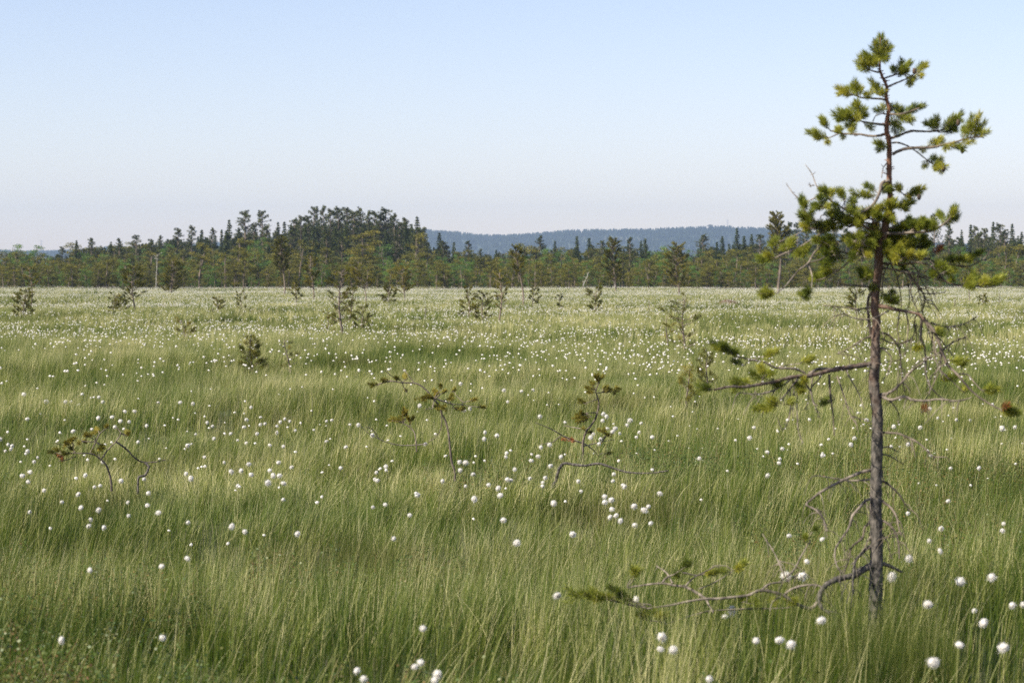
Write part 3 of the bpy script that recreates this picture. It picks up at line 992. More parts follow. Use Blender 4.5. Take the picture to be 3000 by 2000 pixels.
BR = [
 ('A', 0.0, 2, 1, 'd', '1005,380 1010,300 1012,200 1015,90', '1015,230,1015,80 1010,300,930,190 1020,300,1090,190 1015,260,960,140 1020,230,1060,130 1000,370,900,290 990,380,850,260 1030,330,1085,290 1000,350,1000,240 1040,280,1110,200'),
 ('A', -.06, 3, 1.5, 'd', '1010,445 940,430 870,400 800,340', '880,410,770,340 870,400,800,290 900,420,860,320 930,400,960,320 850,420,790,400 900,400,880,300'),
 ('A', .10, 3, 1.5, 'd', '1045,510 1130,480 1250,450', '1180,460,1230,350 1200,450,1320,350 1170,470,1150,420 1230,450,1290,420 1200,480,1260,400'),
 ('A', .06, 3.2, 1.5, 'd', '1085,598 1210,545 1320,490 1400,440', '1320,480,1340,520 1370,460,1440,380 1400,440,1490,370 1330,490,1330,570 1380,450,1430,480 1290,500,1250,420'),
 ('A', -.10, 3.4, 1.5, 'd', '1080,740 1000,725 900,715 800,705 700,670', '780,700,740,550 800,700,800,610 720,690,560,610 700,690,590,660 690,680,640,620 900,710,860,680 1010,700,910,540 1040,700,960,590 1040,710,1020,640 770,690,700,600'),
 ('A', -.14, 4, 2, 'g', '1065,1000 950,985 850,970 770,950', '770,960,520,890 800,950,760,760 790,950,840,850 720,960,640,880 740,980,700,1050 830,980,920,1030 690,930,580,850 760,970,760,900 690,960,560,930 800,900,780,790 760,940,700,860 720,950,660,1010 800,940,850,900'),
 ('A', -.03, 1.6, 1, 'd', '930,965 960,900 1020,880 1060,890', '1030,880,970,850 1050,870,1030,820'),
 ('A', .08, 4, 2, 'd', '1070,1090 990,1105 890,1115 790,1105 640,1095 560,1075 480,1060', '480,1060,390,940 560,1090,570,1040 620,1095,560,1060 730,1090,720,1010 640,1090,620,1120 440,1040,400,960'),
 ('A', .05, 2, 1, 'd', '560,1095 460,1135 350,1125', '460,1130,250,1080 420,1120,340,1140 450,1140,450,1180 380,1125,290,1090'),
 ('A', -.12, 4, 1.5, 'd', '1100,880 1200,880 1300,860 1420,820', '1200,880,1180,810 1250,900,1430,810 1200,900,1240,840 1150,900,1160,980 1250,930,1350,930 1180,950,1230,1050 1150,980,1180,1080 1100,980,1200,1000 1200,900,1330,970 1280,870,1380,800 1120,860,1140,810 1160,880,1230,930 1130,930,1090,1000'),
 ('A', .12, 4.5, 2, 'd', '1130,1140 1210,1110 1330,1070 1480,1065 1600,1070 1700,1040', '1600,1060,1500,990 1620,1060,1610,930 1650,1070,1780,920 1680,1060,1860,890 1650,1080,1790,1060 1700,1080,1800,1000 1580,1020,1560,960 1630,1060,1560,1000 1700,1040,1780,980'),
 ('A', -.10, 5, 2, 'd', '1140,1310 1200,1270 1290,1245 1400,1240 1560,1230 1660,1210 1800,1180 1900,1150 2000,1130 2100,1130', '1500,1230,1640,1150 1560,1225,1650,1180 1880,1160,1980,920 1960,1130,2060,900 2000,1120,2110,990 2040,1130,2140,1080 1900,1110,1900,1040 1700,1220,1820,1230 1780,1200,1890,1250 1850,1190,1980,1180 1700,1190,1700,1250 1940,1120,1960,1010 2000,1130,2060,1060 1440,1240,1460,1265'),
 ('A', .05, 2.6, 1.2, 'd', '1135,1190 1200,1190 1300,1225 1380,1270 1460,1340 1550,1405 1680,1460', '1540,1400,1580,1350 1560,1410,1700,1450 1600,1430,1650,1370 1510,1370,1490,1430 1620,1440,1600,1470'),
 ('A', -.04, 2, 1, 'd', '1095,1250 1060,1235', '1090,1240,970,1190 1080,1230,1000,1260 1070,1240,1000,1210'),
 ('A', -.02, 1.6, 1, 'g', '1085,1390 1040,1460 1020,1560', ''),
 ('B', .15, 2.2, 1.0, 'g', '760,370 700,335 640,240 600,130 535,40', ''),
 ('B', .15, 1.5, 0.8, 'g', '620,245 600,250 580,255', ''),
 ('B', .14, 2.0, 1.0, 'g', '700,330 640,365 560,398 490,385 420,330 350,235', ''),
 ('B', -.16, 5, 2, 'g', '1360,200 1300,215 1280,250 1265,320 1230,400 1180,460 1100,505 1030,515 980,505 900,470 830,430 760,370 710,300', '1290,280,1330,240 1290,290,1370,290 1250,320,1150,250 1240,340,1020,350 1200,350,1110,330 1100,500,1000,480 920,470,1000,410 920,460,960,490 870,440,830,450 800,400,730,290 760,370,720,280 780,380,800,320 700,400,680,370 1280,270,1310,300'),
 ('B', -.22, 3, 1.5, 'd', '1030,515 940,545 900,515 820,490 750,470 680,440', '740,460,620,440 740,470,690,370 720,480,640,460 820,500,780,530 900,500,850,500 700,470,760,450 910,370,860,310 930,400,880,330'),
 ('B', -.12, 3.5, 1.5, 'g', '1100,620 940,545 850,560 760,590 700,610 600,590 540,600', '520,500,500,370 530,510,510,400 540,600,480,540 560,620,520,560 600,640,560,600 700,540,820,520 540,560,600,520 640,620,560,560 530,490,520,440'),
 ('B', .05, 4, 2, 'g', '1180,700 1080,640 950,650 890,590 800,640 700,715 620,760 540,820 440,870 330,915 220,970', '220,960,80,960 230,970,100,990 340,880,420,780 400,870,320,860 440,850,370,800 560,860,460,900 600,800,520,930 600,800,560,860 230,960,160,930'),
 ('B', .2, 2.6, 1.2, 'g', '1100,640 900,590 700,620 560,670 430,740 280,800', '280,800,210,820 290,790,240,780'),
 ('B', -.25, 3.6, 1.5, 'g', '1180,760 900,800 720,820 660,870 620,920 560,1010 470,1080 400,1160 340,1240 250,1310', '240,1310,90,1310 230,1300,150,1340 235,1300,140,1290'),
 ('B', -.25, 2.2, 1.2, 'g', '560,1010 590,1080 600,1160 595,1270', '590,1290,490,1310 590,1300,540,1350 595,1290,540,1290'),
 ('B', -.2, 3, 1.5, 'g', '1200,900 1040,935 830,890 690,975 580,1000', '850,820,640,800 860,800,700,780 900,960,760,900 940,960,700,990 850,1000,720,1020 800,850,700,880 880,930,820,870 830,780,750,750 700,800,620,780 780,940,720,900'),
 ('B', -.12, 2.6, 1.4, 'g', '1150,860 1010,960 920,1030 840,1090 720,1160 640,1180', '830,1100,640,1140 760,1160,620,1150 850,1080,720,1060 800,1120,700,1110'),
 ('B', -.05, 3, 1.4, 'g', '1230,1260 1140,1240 1050,1235 920,1225 820,1195 740,1175', '1140,1240,1220,1260 1150,1250,1240,1290'),
 ('B', -.10, 5, 2, 'b', '1290,700 1200,680 1100,650', fill('B', 1290, 560, 120, 60, 16, 1) + ' ' + fill('B', 1040, 620, 110, 45, 10, 2)),
 ('B', -.16, 4, 2, 'g', '1280,720 1180,720 1080,760', fill('B', 1090, 820, 110, 80, 19, 3) + ' ' + fill('B', 1080, 940, 60, 40, 6, 4)),
 ('B', .10, 4, 2, 'g', '1250,720 1300,700 1360,690', fill('B', 1310, 740, 110, 80, 19, 5) + ' ' + fill('B', 1270, 870, 90, 45, 10, 6)),
 ('B', -.08, 4, 2, 'g', '1270,640 1000,600 800,620', fill('B', 700, 680, 140, 50, 12, 7) + ' ' + fill('B', 850, 620, 90, 40, 6, 8)),
 ('B', .08, 3, 1.5, 'd', '1340,470 1380,460 1460,450 1560,430', '1420,460,1580,420 1440,450,1510,410 1450,460,1530,480 ' + fill('B', 1350, 480, 50, 30, 4, 9)),
 ('B', .06, 2, 1.2, 'd', '1380,280 1450,295 1530,340 1640,340', '1480,310,1450,270 1520,330,1690,280 1540,340,1640,320 1500,340,1560,360'),
 ('B', -.14, 5, 2, 'g', '1240,720 1420,720 1550,715 1740,700 1850,660 1950,580 2000,480', '1920,620,1850,520 1940,600,2010,470 1950,580,2030,540 1870,650,1980,590 1850,640,1780,650 1960,580,1990,500 ' + fill('B', 1710, 670, 130, 40, 13, 10)),
 ('B', .05, 4, 2, 'g', '1290,670 1330,660 1450,665 1530,680', fill('B', 1560, 680, 120, 55, 16, 11)),
 ('B', .16, 4, 2, 'd', '1290,760 1400,790 1560,830 1640,860', fill('B', 1600, 820, 150, 70, 19, 12) + ' ' + fill('B', 1430, 830, 90, 60, 12, 13)),
 ('B', -.1, 4, 2, 'd', '1300,860 1400,900 1500,960', fill('B', 1460, 950, 90, 50, 9, 14) + ' ' + fill('B', 1640, 970, 40, 30, 4, 15)),
 ('B', -.08, 1.8, 1, 'g', '1270,960 1200,1040 1130,1110', fill('B', 1110, 1140, 45, 45, 6, 16)),
 ('G', .1, 4, 1.4, 'd', '350,600 500,610 700,650 860,690 1000,720 1150,765 1300,790 1480,810 1600,770 1720,700 1800,600', '1150,740,1330,710 1300,720,1460,720 1400,740,1620,650 1450,740,1550,690 1050,780,1100,760 o1040,640,1150,570 o1020,620,1110,600'),
 ('G', -.14, 4, 1.6, 'd', '350,760 600,780 800,770 920,760 1000,800 1080,870 1170,970 1280,1030 1400,1050 1560,1060 1750,1080 1850,1060', '1850,1040,1970,940 1750,1060,1880,990 1680,1060,1740,1000 1560,1050,1630,950 1440,1040,1530,970 1350,1020,1300,990 1480,1060,1540,1080 1600,1050,1700,1020 1800,1060,1900,1000'),
 ('G', -.08, 3.5, 1.6, 'g', '330,820 560,860 740,895 840,890 930,930 1000,960 1100,980 1280,1030', '1080,860,1190,800 1190,880,1330,870 1100,880,1050,930 1200,890,1260,860 1000,900,1080,890 1120,840,1120,780 1150,900,1230,850'),
 ('G', -.1, 2, 1.4, 'g', '930,890 1000,820 1060,780', ''),
 ('G', -.05, 3.5, 1.5, 'd', '420,640 560,750 680,850 720,930 750,1000 760,1150 790,1280 850,1400', '650,780,700,700 700,880,650,820'),
 ('G', .1, 4, 1.8, 'd', '700,850 770,960 850,1080 920,1180 940,1260 900,1400', ''),
 ('G', .1, 2, 1, 'd', '930,1160 1050,1165 1200,1150', ''),
 ('G', 0, 2.5, 1.4, 'd', '480,640 490,750 420,860 390,1000 380,1170', ''),
 ('G', .12, 2.4, 1.2, 'd', '740,750 820,830 870,950 950,1080 1010,1190', ''),
 ('C', -.12, 7, 3, 'b', '1345,110 1400,122 1480,135 1560,152 1630,165 1660,200', '1370,60,1470,80 1380,80,1440,20 1370,20,1410,60 1400,90,1460,60'),
 ('F', -.15, 5.5, 2, 'd', '1540,440 1580,490 1650,560 1700,640 1730,740 1770,830 1850,910 1930,1010 2000,1080 2120,1150 2190,1180', '2170,1180,2300,1190 2180,1190,2260,1160 2160,1170,2240,1210 1770,800,1920,800 1780,790,1880,830 1650,580,1730,600 1660,590,1700,570 2200,1190,2290,1210 o2180,1170,2220,1150'),
 ('F', -.17, 2.4, 1.2, 'd', '1850,900 1920,910 1970,970 2030,1030', '2020,1020,2140,1030 2030,1030,2110,1010 2040,1040,2100,1040'),
 ('F', .1, 4, 1.5, 'g', '1570,480 1560,600 1590,700 1600,800 1600,900 1630,990 1700,1070 1760,1100', '1540,660,1520,710 1530,680,1550,700'),
 ('F', .12, 3, 1, 'd', '1640,510 1720,540 1800,540 1900,515 2000,460', ''),
 ('F', -.1, 4.5, 1.5, 'g', '1250,1060 1320,1050 1400,980 1470,890 1580,810 1640,770 1700,740', ''),
 ('F', -.2, 5, 1.4, 'g', '1250,1070 1330,1100 1430,1080 1500,1100 1600,1105 1700,1095 1850,1110 1950,1080', ''),
 ('F', .06, 3.2, 1.6, 'd', '1260,590 1310,600 1370,660 1400,740 1410,850 1425,960 1440,1040', ''),
 ('F', .08, 2.4, 1.2, 'd', '1260,630 1340,665 1430,665 1500,620 1530,520', ''),
 ('F', .05, 2.6, 1, 'd', '1700,740 1780,680 1850,640 1915,615', ''),
 ('F', .02, 3, 2, 'd', '1700,650 1715,750 1710,870', 'o1560,1190,1610,1170 1720,940,1790,920 1780,940,1830,920 1890,1040,1900,1020'),
 ('C', -.22, 8, 3, 'b', '1310,505 1180,520 1060,550 960,565 870,590 760,600 640,630 540,645 430,665 320,665 220,685', '210,680,110,680 200,690,150,670 460,650,340,620 450,670,360,650 400,660,350,690 600,620,480,580 600,600,530,540 620,600,560,550 600,640,650,660 560,590,620,570 640,630,680,650 480,660,420,640'),
 ('C', -.12, 4.5, 2, 'g', '1060,550 940,545 860,590 830,560 760,545 650,530 560,500 480,480 370,455', '370,440,210,370 350,440,280,380 300,410,220,400 330,440,360,430 420,520,360,490 350,430,270,400'),
 ('C', -.1, 2, 1, 'g', '650,535 730,515 810,505', '810,500,890,470'),
 ('C', -.1, 2, 1, 'g', '480,480 540,460', '550,460,630,430 540,460,600,450'),
 ('C', -.2, 3.5, 1.6, 'g', '850,590 850,640 880,700 900,780 930,795', '860,650,790,660 850,670,810,700 860,640,830,630 870,560,940,550'),
 ('C', -.3, 2.6, 1.3, 'g', '760,600 700,650 600,700 500,715 390,705', ''),
 ('C', -.28, 3.2, 1.5, 'd', '800,600 740,680 690,740 650,770', '680,780,600,760 640,800,510,810 700,790,760,770 660,800,620,770 650,790,560,820'),
 ('C', -.05, 3.6, 1.6, 'd', '1010,580 1010,650 1020,720 1035,850 1045,1000', '1020,750,970,780 1050,750,990,770'),
 ('C', -.1, 2.6, 1.2, 'd', '1065,590 1110,720 1150,850 1200,930', ''),
 ('C', -.1, 2.2, 1.1, 'g', '740,680 740,850 690,960 650,870', ''),
 ('C', -.15, 2.2, 1.1, 'g', '790,620 790,850 800,980 830,1050', ''),
 ('C', .05, 2.6, 1.2, 'd', '1310,310 1230,340 1150,400 1060,440', ''),
 ('C', .1, 3, 1.2, 'd', '1310,115 1200,130 1100,115 970,105', ''),
 ('C', -.1, 2.6, 1.2, 'g', '1420,140 1330,185 1250,200 1150,180 1090,140', ''),
 ('C', .05, 4, 4.5, 'd', '1310,0 1278,60 1285,200 1302,330', ''),
 ('C', .04, 3, 1.2, 'd', '1360,400 1400,402 1440,408', ''),
 ('D', -.12, 3.4, 1.4, 'd', '910,45 1040,50 1120,80 1210,130 1290,200 1330,235 1440,245', ''),
 ('D', .06, 2.6, 1.0, 'd', '910,165 980,165 1040,200', ''),
 ('D', .08, 2.6, 1.0, 'd', '910,215 990,240 1090,300', ''),
 ('D', -.12, 5, 2, 'g', '850,345 770,365 640,410 570,445 430,515 350,580 310,630 380,665 440,720 470,790 470,840', ''),
 ('D', .08, 3.2, 1.2, 'g', '840,425 740,430 640,430 540,415 380,390', ''),
 ('D', .05, 3.6, 1.2, 'd', '905,435 960,455 1060,550 1140,680', ''),
 ('D', -.14, 4.2, 1.8, 'g', '840,580 790,590 730,650 690,720 640,820 560,950 540,1020 550,1100 590,1180', ''),
 ('D', -.08, 4, 1.5, 'd', '905,585 990,650 1040,730 1050,800 1075,880', ''),
 ('D', -.1, 4, 1.8, 'd', '905,750 970,780 1030,850 1055,950 1060,1060', ''),
 ('D', .05, 3.8, 1.6, 'd', '835,760 780,800 760,900 680,960 650,1080 610,1180', ''),
 ('D', -.16, 5, 2.4, 'b', '840,950 770,1000 710,1080 680,1180 680,1290 690,1340', ''),
 ('D', -.18, 11.5, 5, 'b', '865,1105 760,1150 680,1200 560,1240 460,1300 410,1370 420,1440 490,1500', ''),
 ('D', .05, 7, 3, 'd', '900,1090 1000,1130 1080,1170', ''),
 ('E', -.10, 6, 2.4, 'g', '1890,470 1830,550 1740,510 1620,450 1480,430 1380,460 1200,480 1100,480 980,495 860,520 700,545', '1300,480,1420,490 1350,500,1450,520 400,480,170,450 400,480,250,430 540,470,350,460 580,490,440,400 590,480,520,440 600,500,540,480 450,480,300,470 1400,480,1330,470'),
 ('E', .12, 4.6, 2, 'g', '1100,480 1050,440 960,400 880,385 800,370 700,380 560,400', '600,350,600,280 590,340,640,290'),
 ('E', .12, 3, 1.4, 'g', '800,365 840,320 940,300 1060,315 1160,250', '880,310,990,240 920,300,900,320 1060,310,1210,280 1080,310,1140,300 1280,290,1360,240 1290,280,1340,270'),
 ('E', .1, 2.6, 1.2, 'g', '870,370 830,300 760,250', ''),
 ('E', -.06, 4, 2, 'g', '1640,450 1700,400 1800,380 1880,385 1910,420', ''),
 ('E', .1, 3.6, 1.6, 'g', '1480,420 1540,375 1650,360 1700,330 1740,300', ''),
 ('E', .08, 2.4, 1.2, 'g', '960,390 1020,330 1160,260', ''),
 ('E', .1, 2, 1.0, 'g', '1050,410 1150,370 1270,300', ''),
 ('E', .15, 3.4, 1.4, 'g', '1620,350 1700,290 1760,180 1820,80', '1770,80,1790,60 1830,20,1860,0'),
 ('E', .15, 2.4, 1.0, 'g', '1640,320 1630,290 1570,160 1490,30', ''),
 ('E', 0, 2.4, 1.2, 'g', '750,535 700,515 640,515', ''),
 ('E', -.1, 3.4, 1.8, 'g', '1100,480 1150,570', ''),
 ('E', -.05, 2.6, 1.2, 'g', '1620,460 1560,500 1540,570', ''),
 ('E', -.08, 2.6, 1.2, 'g', '1120,560 980,600 830,650', fill('E', 720, 600, 110, 25, 5, 31) + ' ' + fill('E', 1650, 545, 60, 15, 3, 32)),
]


def droop(seed, rg, boxes):
    """thin dead twigs that hang from the lower limbs in long bent lines"""
    r = np.random.RandomState(seed)
    for (x, y, ln, sx) in boxes:
        pts = [(x, y)]
        dx, dy = sx * (0.6 + 0.5 * r.rand()), -0.1 + 0.5 * r.rand()
        for _ in range(6):
            dx = dx * 0.80 + 0.22 * r.randn()
            dy = dy * 0.8 + 0.30
            x, y = x + dx * ln / 6, y + dy * ln / 6
            pts.append((x, y))
        BR.append((rg, 0.35 * (r.rand() - 0.5), 2.2, 0.9, 'dg'[r.randint(2)], ' '.join('%.0f,%.0f' % p for p in pts), ''))


droop(5, 'F', [(1580, 490, 330, -.2), (1600, 520, 420, .5), (1640, 540, 300, .8), (1690, 620, 380, .3), (1540, 450, 260, -.6), (1720, 700, 300, .9), (1400, 420, 300, .3), (1450, 430, 360, -.3), (1760, 820, 260, -.6),
                (1330, 60, 380, .6), (1420, 100, 380, .4), (1500, 120, 330, .5), (1560, 100, 420, .2), (1270, 1080, 260, .9), (1255, 700, 300, .9)])
droop(6, 'C', [(960, 565, 330, -.2), (880, 590, 380, .1), (760, 610, 300, -.3), (1120, 540, 330, .1), (640, 635, 260, -.1)])
droop(7, 'D', [(840, 500, 330, -.8), (905, 330, 260, .9), (905, 860, 240, .9), (840, 880, 260, -.8)])


def cone(mb, c, r):
    th = np.linspace(0, math.pi, 9)
    V = []
    for i, t in enumerate(th):
        for j in range(10):
            a = j * 0.628 + (i % 2) * 0.3
            q = r * 0.62 * math.sin(t) * (1.12 if i % 2 else 0.92)
            V.append([c[0] + q * math.cos(a), c[1] + q * math.sin(a), c[2] + r * math.cos(t)])
    Q = [[i * 10 + j, i * 10 + (j + 1) % 10, (i + 1) * 10 + (j + 1) % 10, (i + 1) * 10 + j] for i in range(8) for j in range(10)]
    mb.add(V, Q)


def lone_pine():
    b = at_depth(2564, 1900, TREE_D)
    b[2] = float(gz(b[0], b[1])) - 0.02
    root = empty('pine_tree', b)
    tag(root, 'tall lone bog pine on the right, with bare lower trunk and drooping dead branches', 'pine tree')
    traced_tree(root, TREE_D, TRUNK, BR, TREE_D / F, nl=0.030, nw=0.0018, nn=150, tw=0.0021)
    for (rg, x, y) in (('A', 1370, 430), ('A', 1880, 1270), ('A', 1680, 1465), ('B', 1655, 360), ('A', 1835, 975)):
        mb = MB()
        p = at_depth(*PX(rg, x, y), TREE_D - 0.05) - np.array(root.location)
        cone(mb, p, 0.014)
        mb.build('cone', M_CONE, root, True)


lone_pine()


def little(name, label, foot, D, br, trunk=None, **kw):
    b = at_depth(foot[0], foot[1], D)
    b[2] = float(gz(b[0], b[1])) - 0.02
    root = empty(name, b)
    tag(root, label, 'pine tree' if 'pine' in name else 'branch')
    traced_tree(root, D, None, br, D / F, mat_needle=M_NEEDLE_OLIVE, **kw)
    return root


def dist_of(y, z=0.25):
    return (EYE - z) * F / (y - 805)


Dh = dist_of(1372)
little('pine_tree', 'arched little pine with thin bare stem bowed over to the left', (1330, 1400), Dh, [
 ('H', -.1, 4.5, 2.0, 'd', '785,960 775,890 765,830 750,740 740,640 720,560 690,490 685,460 640,400 600,350 550,305 500,285 420,280 350,275 250,295', '260,300,190,295 330,270,280,265 400,260,370,250 450,260,430,240 620,380,560,390 640,400,600,380 680,360,640,340 690,330,680,300 450,350,445,340 660,440,700,460 690,480,650,450 600,350,570,400 630,390,660,360 690,360,720,340'),
 ('H', .15, 3.2, 1.4, 'g', '640,390 700,410 760,430 830,435', '740,400,760,370 880,410,930,400 940,450,980,450 820,460,840,460 770,460,830,470 720,400,760,400'),
 ('H', .1, 1.6, 0.8, 'd', '840,420 800,380 770,340', '760,350,780,330'),
 ('H', -.15, 1.8, 0.9, 'g', '400,265 350,240 300,200', ''),
 ('H', .2, 1.6, 0.8, 'd', '500,285 460,230 420,180', ''),
 ('H', -.1, 2, 1, 'g', '640,400 630,440 625,460 580,465', ''),
 ('H', .1, 1.8, 0.9, 'd', '690,500 690,590 650,660 600,690', '')], nl=.028, nw=.0034, nn=85, tw=.003, seed=3)
little('pine_tree', 'stunted pine sprig with dead creeping twigs, left of the arched little pine', (1215, 1295), Dh + 1.2, [
 ('H', .1, 3, 1.4, 'd', '520,760 510,660 500,620 470,590 420,560 350,545', '400,550,330,545 420,550,430,460 470,560,500,520 440,540,400,520 450,520,440,490 430,560,370,530 480,570,460,530'),
 ('H', -.2, 2.2, 0.9, 'g', '590,705 500,715 400,715 300,690 200,640 130,580', ''),
 ('H', -.1, 1.6, 0.8, 'g', '260,670 210,600 170,590', '')], nl=.028, nw=.0034, nn=80, tw=.003, seed=4)
Dk = dist_of(1330)
little('pine_tree', 'crooked young pine with a rusty dead sprig low on its stem', (1708, 1345), Dk, [
 ('H', -.05, 5, 1.8, 'd', '1665,860 1665,780 1665,700 1690,620 1720,580 1755,520 1775,440 1770,390 1755,340 1775,280 1780,250', '1780,290,1750,240 1780,270,1800,240 1760,290,1730,290 1750,330,1700,320 1740,350,1700,350 1690,630,1720,630 1690,620,1670,600 1770,280,1770,230 1740,310,1720,290'),
 ('H', .12, 2, 1, 'd', '1765,355 1810,350 1880,340', '1790,350,1860,330 1840,350,1920,330 1880,340,1900,320 1800,330,1830,310'),
 ('H', -.15, 2, 1, 'd', '1770,395 1700,420', '1700,420,1640,420 1680,430,1640,400'),
 ('H', -.12, 2.4, 1, 'd', '1755,490 1690,490', '1700,500,1620,500 1720,520,1600,530 1700,540,1620,550 1660,510,1650,480 1700,520,1660,540'),
 ('H', .1, 2.4, 1, 'g', '1690,608 1620,595 1530,580', ''),
 ('H', -.2, 3, 1.2, 'g', '1665,700 1600,680 1530,650 1440,600 1340,560', 'o1580,680,1530,675 o1560,670,1600,690'),
 ('H', -.2, 1.8, 1, 'd', '1510,650 1460,690 1380,710', ''),
 ('H', .15, 2.4, 1, 'g', '1670,720 1800,690 1880,675', '1830,640,1780,610 1820,650,1860,640 1830,640,1810,600'),
 ('H', .1, 3, 1.4, 'g', '1670,700 1740,750 1770,790', '1800,770,1860,770')], nl=.028, nw=.0034, nn=85, tw=.003, seed=5)
little('fallen_branch', 'bare grey fallen limb lying kinked across the grass in front of the crooked pine', (1630, 1420), dist_of(1385), [
 ('H', -.2, 6, 2.6, 'b', '1450,1010 1480,960 1500,890 1530,845 1600,850 1680,855 1770,840 1850,865 1950,895 2050,910 2150,905 2250,890', '')], seed=6)
little('pine_tree', 'low creeping pine with two twisted bare stems and a rusty sprig, far left', (325, 1420), dist_of(1405), [
 ('I', -.1, 4.5, 1.8, 'd', '770,1030 760,960 750,900 730,850 690,810 640,775 580,770 500,770', '400,770,340,760 420,760,380,740 520,760,490,740 680,780,640,770 500,770,440,770 o400,790,430,800 o380,770,420,800'),
 ('I', .12, 2.6, 1.2, 'd', '620,770 660,690 690,630 750,590', '570,690,540,700 560,680,590,690 620,660,600,640 680,620,660,600 750,600,730,585 710,720,680,740 720,740,700,720 640,650,590,650'),
 ('I', .1, 3, 1.4, 'd', '700,810 740,750 800,690 830,630 800,590', '880,640,870,620 870,650,890,630'),
 ('I', .2, 3.6, 1.6, 'd', '800,690 870,740 930,800 980,830 1060,830 1140,815', ''),
 ('I', -.05, 5, 3.5, 'b', '1000,835 1020,850 1030,870 1000,920 955,935 955,980 950,1040', ''),
 ('I', -.1, 1.8, 0.9, 'd', '500,740 440,715 380,700', '500,680,460,690 480,700,500,670 500,700,450,700'),
 ('I', -.1, 1.8, 0.9, 'd', '520,790 460,815 400,825', '')], nl=.028, nw=.0034, nn=85, tw=.003, seed=7)

# ------------------------------------------------------------------ small bog pines standing out on the open bog
def bog_pine_meshes(H, R, d, crown0=0.3, dens=1.0, lean=0.0, seed=0, dark=0.0, bare=0, pxw=0.45):
    r = np.random.RandomState(seed)
    px = d / 2306.0
    nw = max(0.0032, px * 0.20)
    nl = max(0.045, px * 1.3)
    tr, cr = MB(), MB()
    n = 7
    P = [np.array([0.0, 0, -0.05])]
    ph = r.rand() * 6
    for i in range(1, n + 1):
        t = i / n
        P.append(np.array([lean * H * t ** 1.3 + 0.03 * H * math.sin(ph + t * 5), 0.02 * H * math.sin(ph * 2 + t * 4), H * t]))
    P = np.array(P)
    r0 = max(0.016 * H + 0.006, px * 0.28)
    tube(tr, P, np.linspace(r0, max(r0 * .25, px * .12), n + 1), 7, 3, 0.5, 0, 0.15)
    nb = int((16 + 8 * H) * dens)
    for i in range(nb):
        t = crown0 + (1 - crown0) * (i + 0.5 * r.rand()) / nb
        k = t * n
        a = int(min(k, n - 1))
        q = P[a] + (P[a + 1] - P[a]) * (k - a)
        az = r.rand() * 6.283
        prof = math.sin(math.pi * min(1, (1 - t) / (1 - crown0) * 0.62 + 0.12)) ** 0.8
        L = R * prof * (0.55 + 0.6 * r.rand())
        el = 0.15 + 0.35 * r.rand()
        e = q + np.array([math.cos(az) * L, math.sin(az) * L, L * el + 0.02 * H])
        m = (q + e) / 2 + np.array([0, 0, -0.10 * L])
        tube(tr, np.array([q, m, e]), [max(r0 * .32, px * .11), max(r0 * .22, px * .09), max(r0 * .12, px * .06)], 4, 2, 0.5)
        if r.rand() < bare:
            continue
        tone = np.clip(0.50 + 0.2 * r.randn() - dark, 0, 1)
        for s in range(int(2 + 3 * L / R)):
            f = 0.45 + 0.6 * r.rand()
            b = q + (e - q) * f
            dv = (e - q) * 0.35 + np.array([r.randn(), r.randn(), abs(r.randn()) * 0.9]) * 0.10 * (L + 0.3 * R)
            ln = np.linalg.norm(dv)
            dv = dv / (ln + 1e-9) * min(max(ln, nl * 1.2), nl * 3.5)
            needles(cr, b, b + dv, int(np.clip(ln / nl * 28, 30, 80)), nl, nw, float(tone), 0.9)
    if not cr.v:
        needles(cr, P[-1], P[-1] + np.array([0, 0, nl]), 6, nl, nw, 0.5)
    return tr, cr


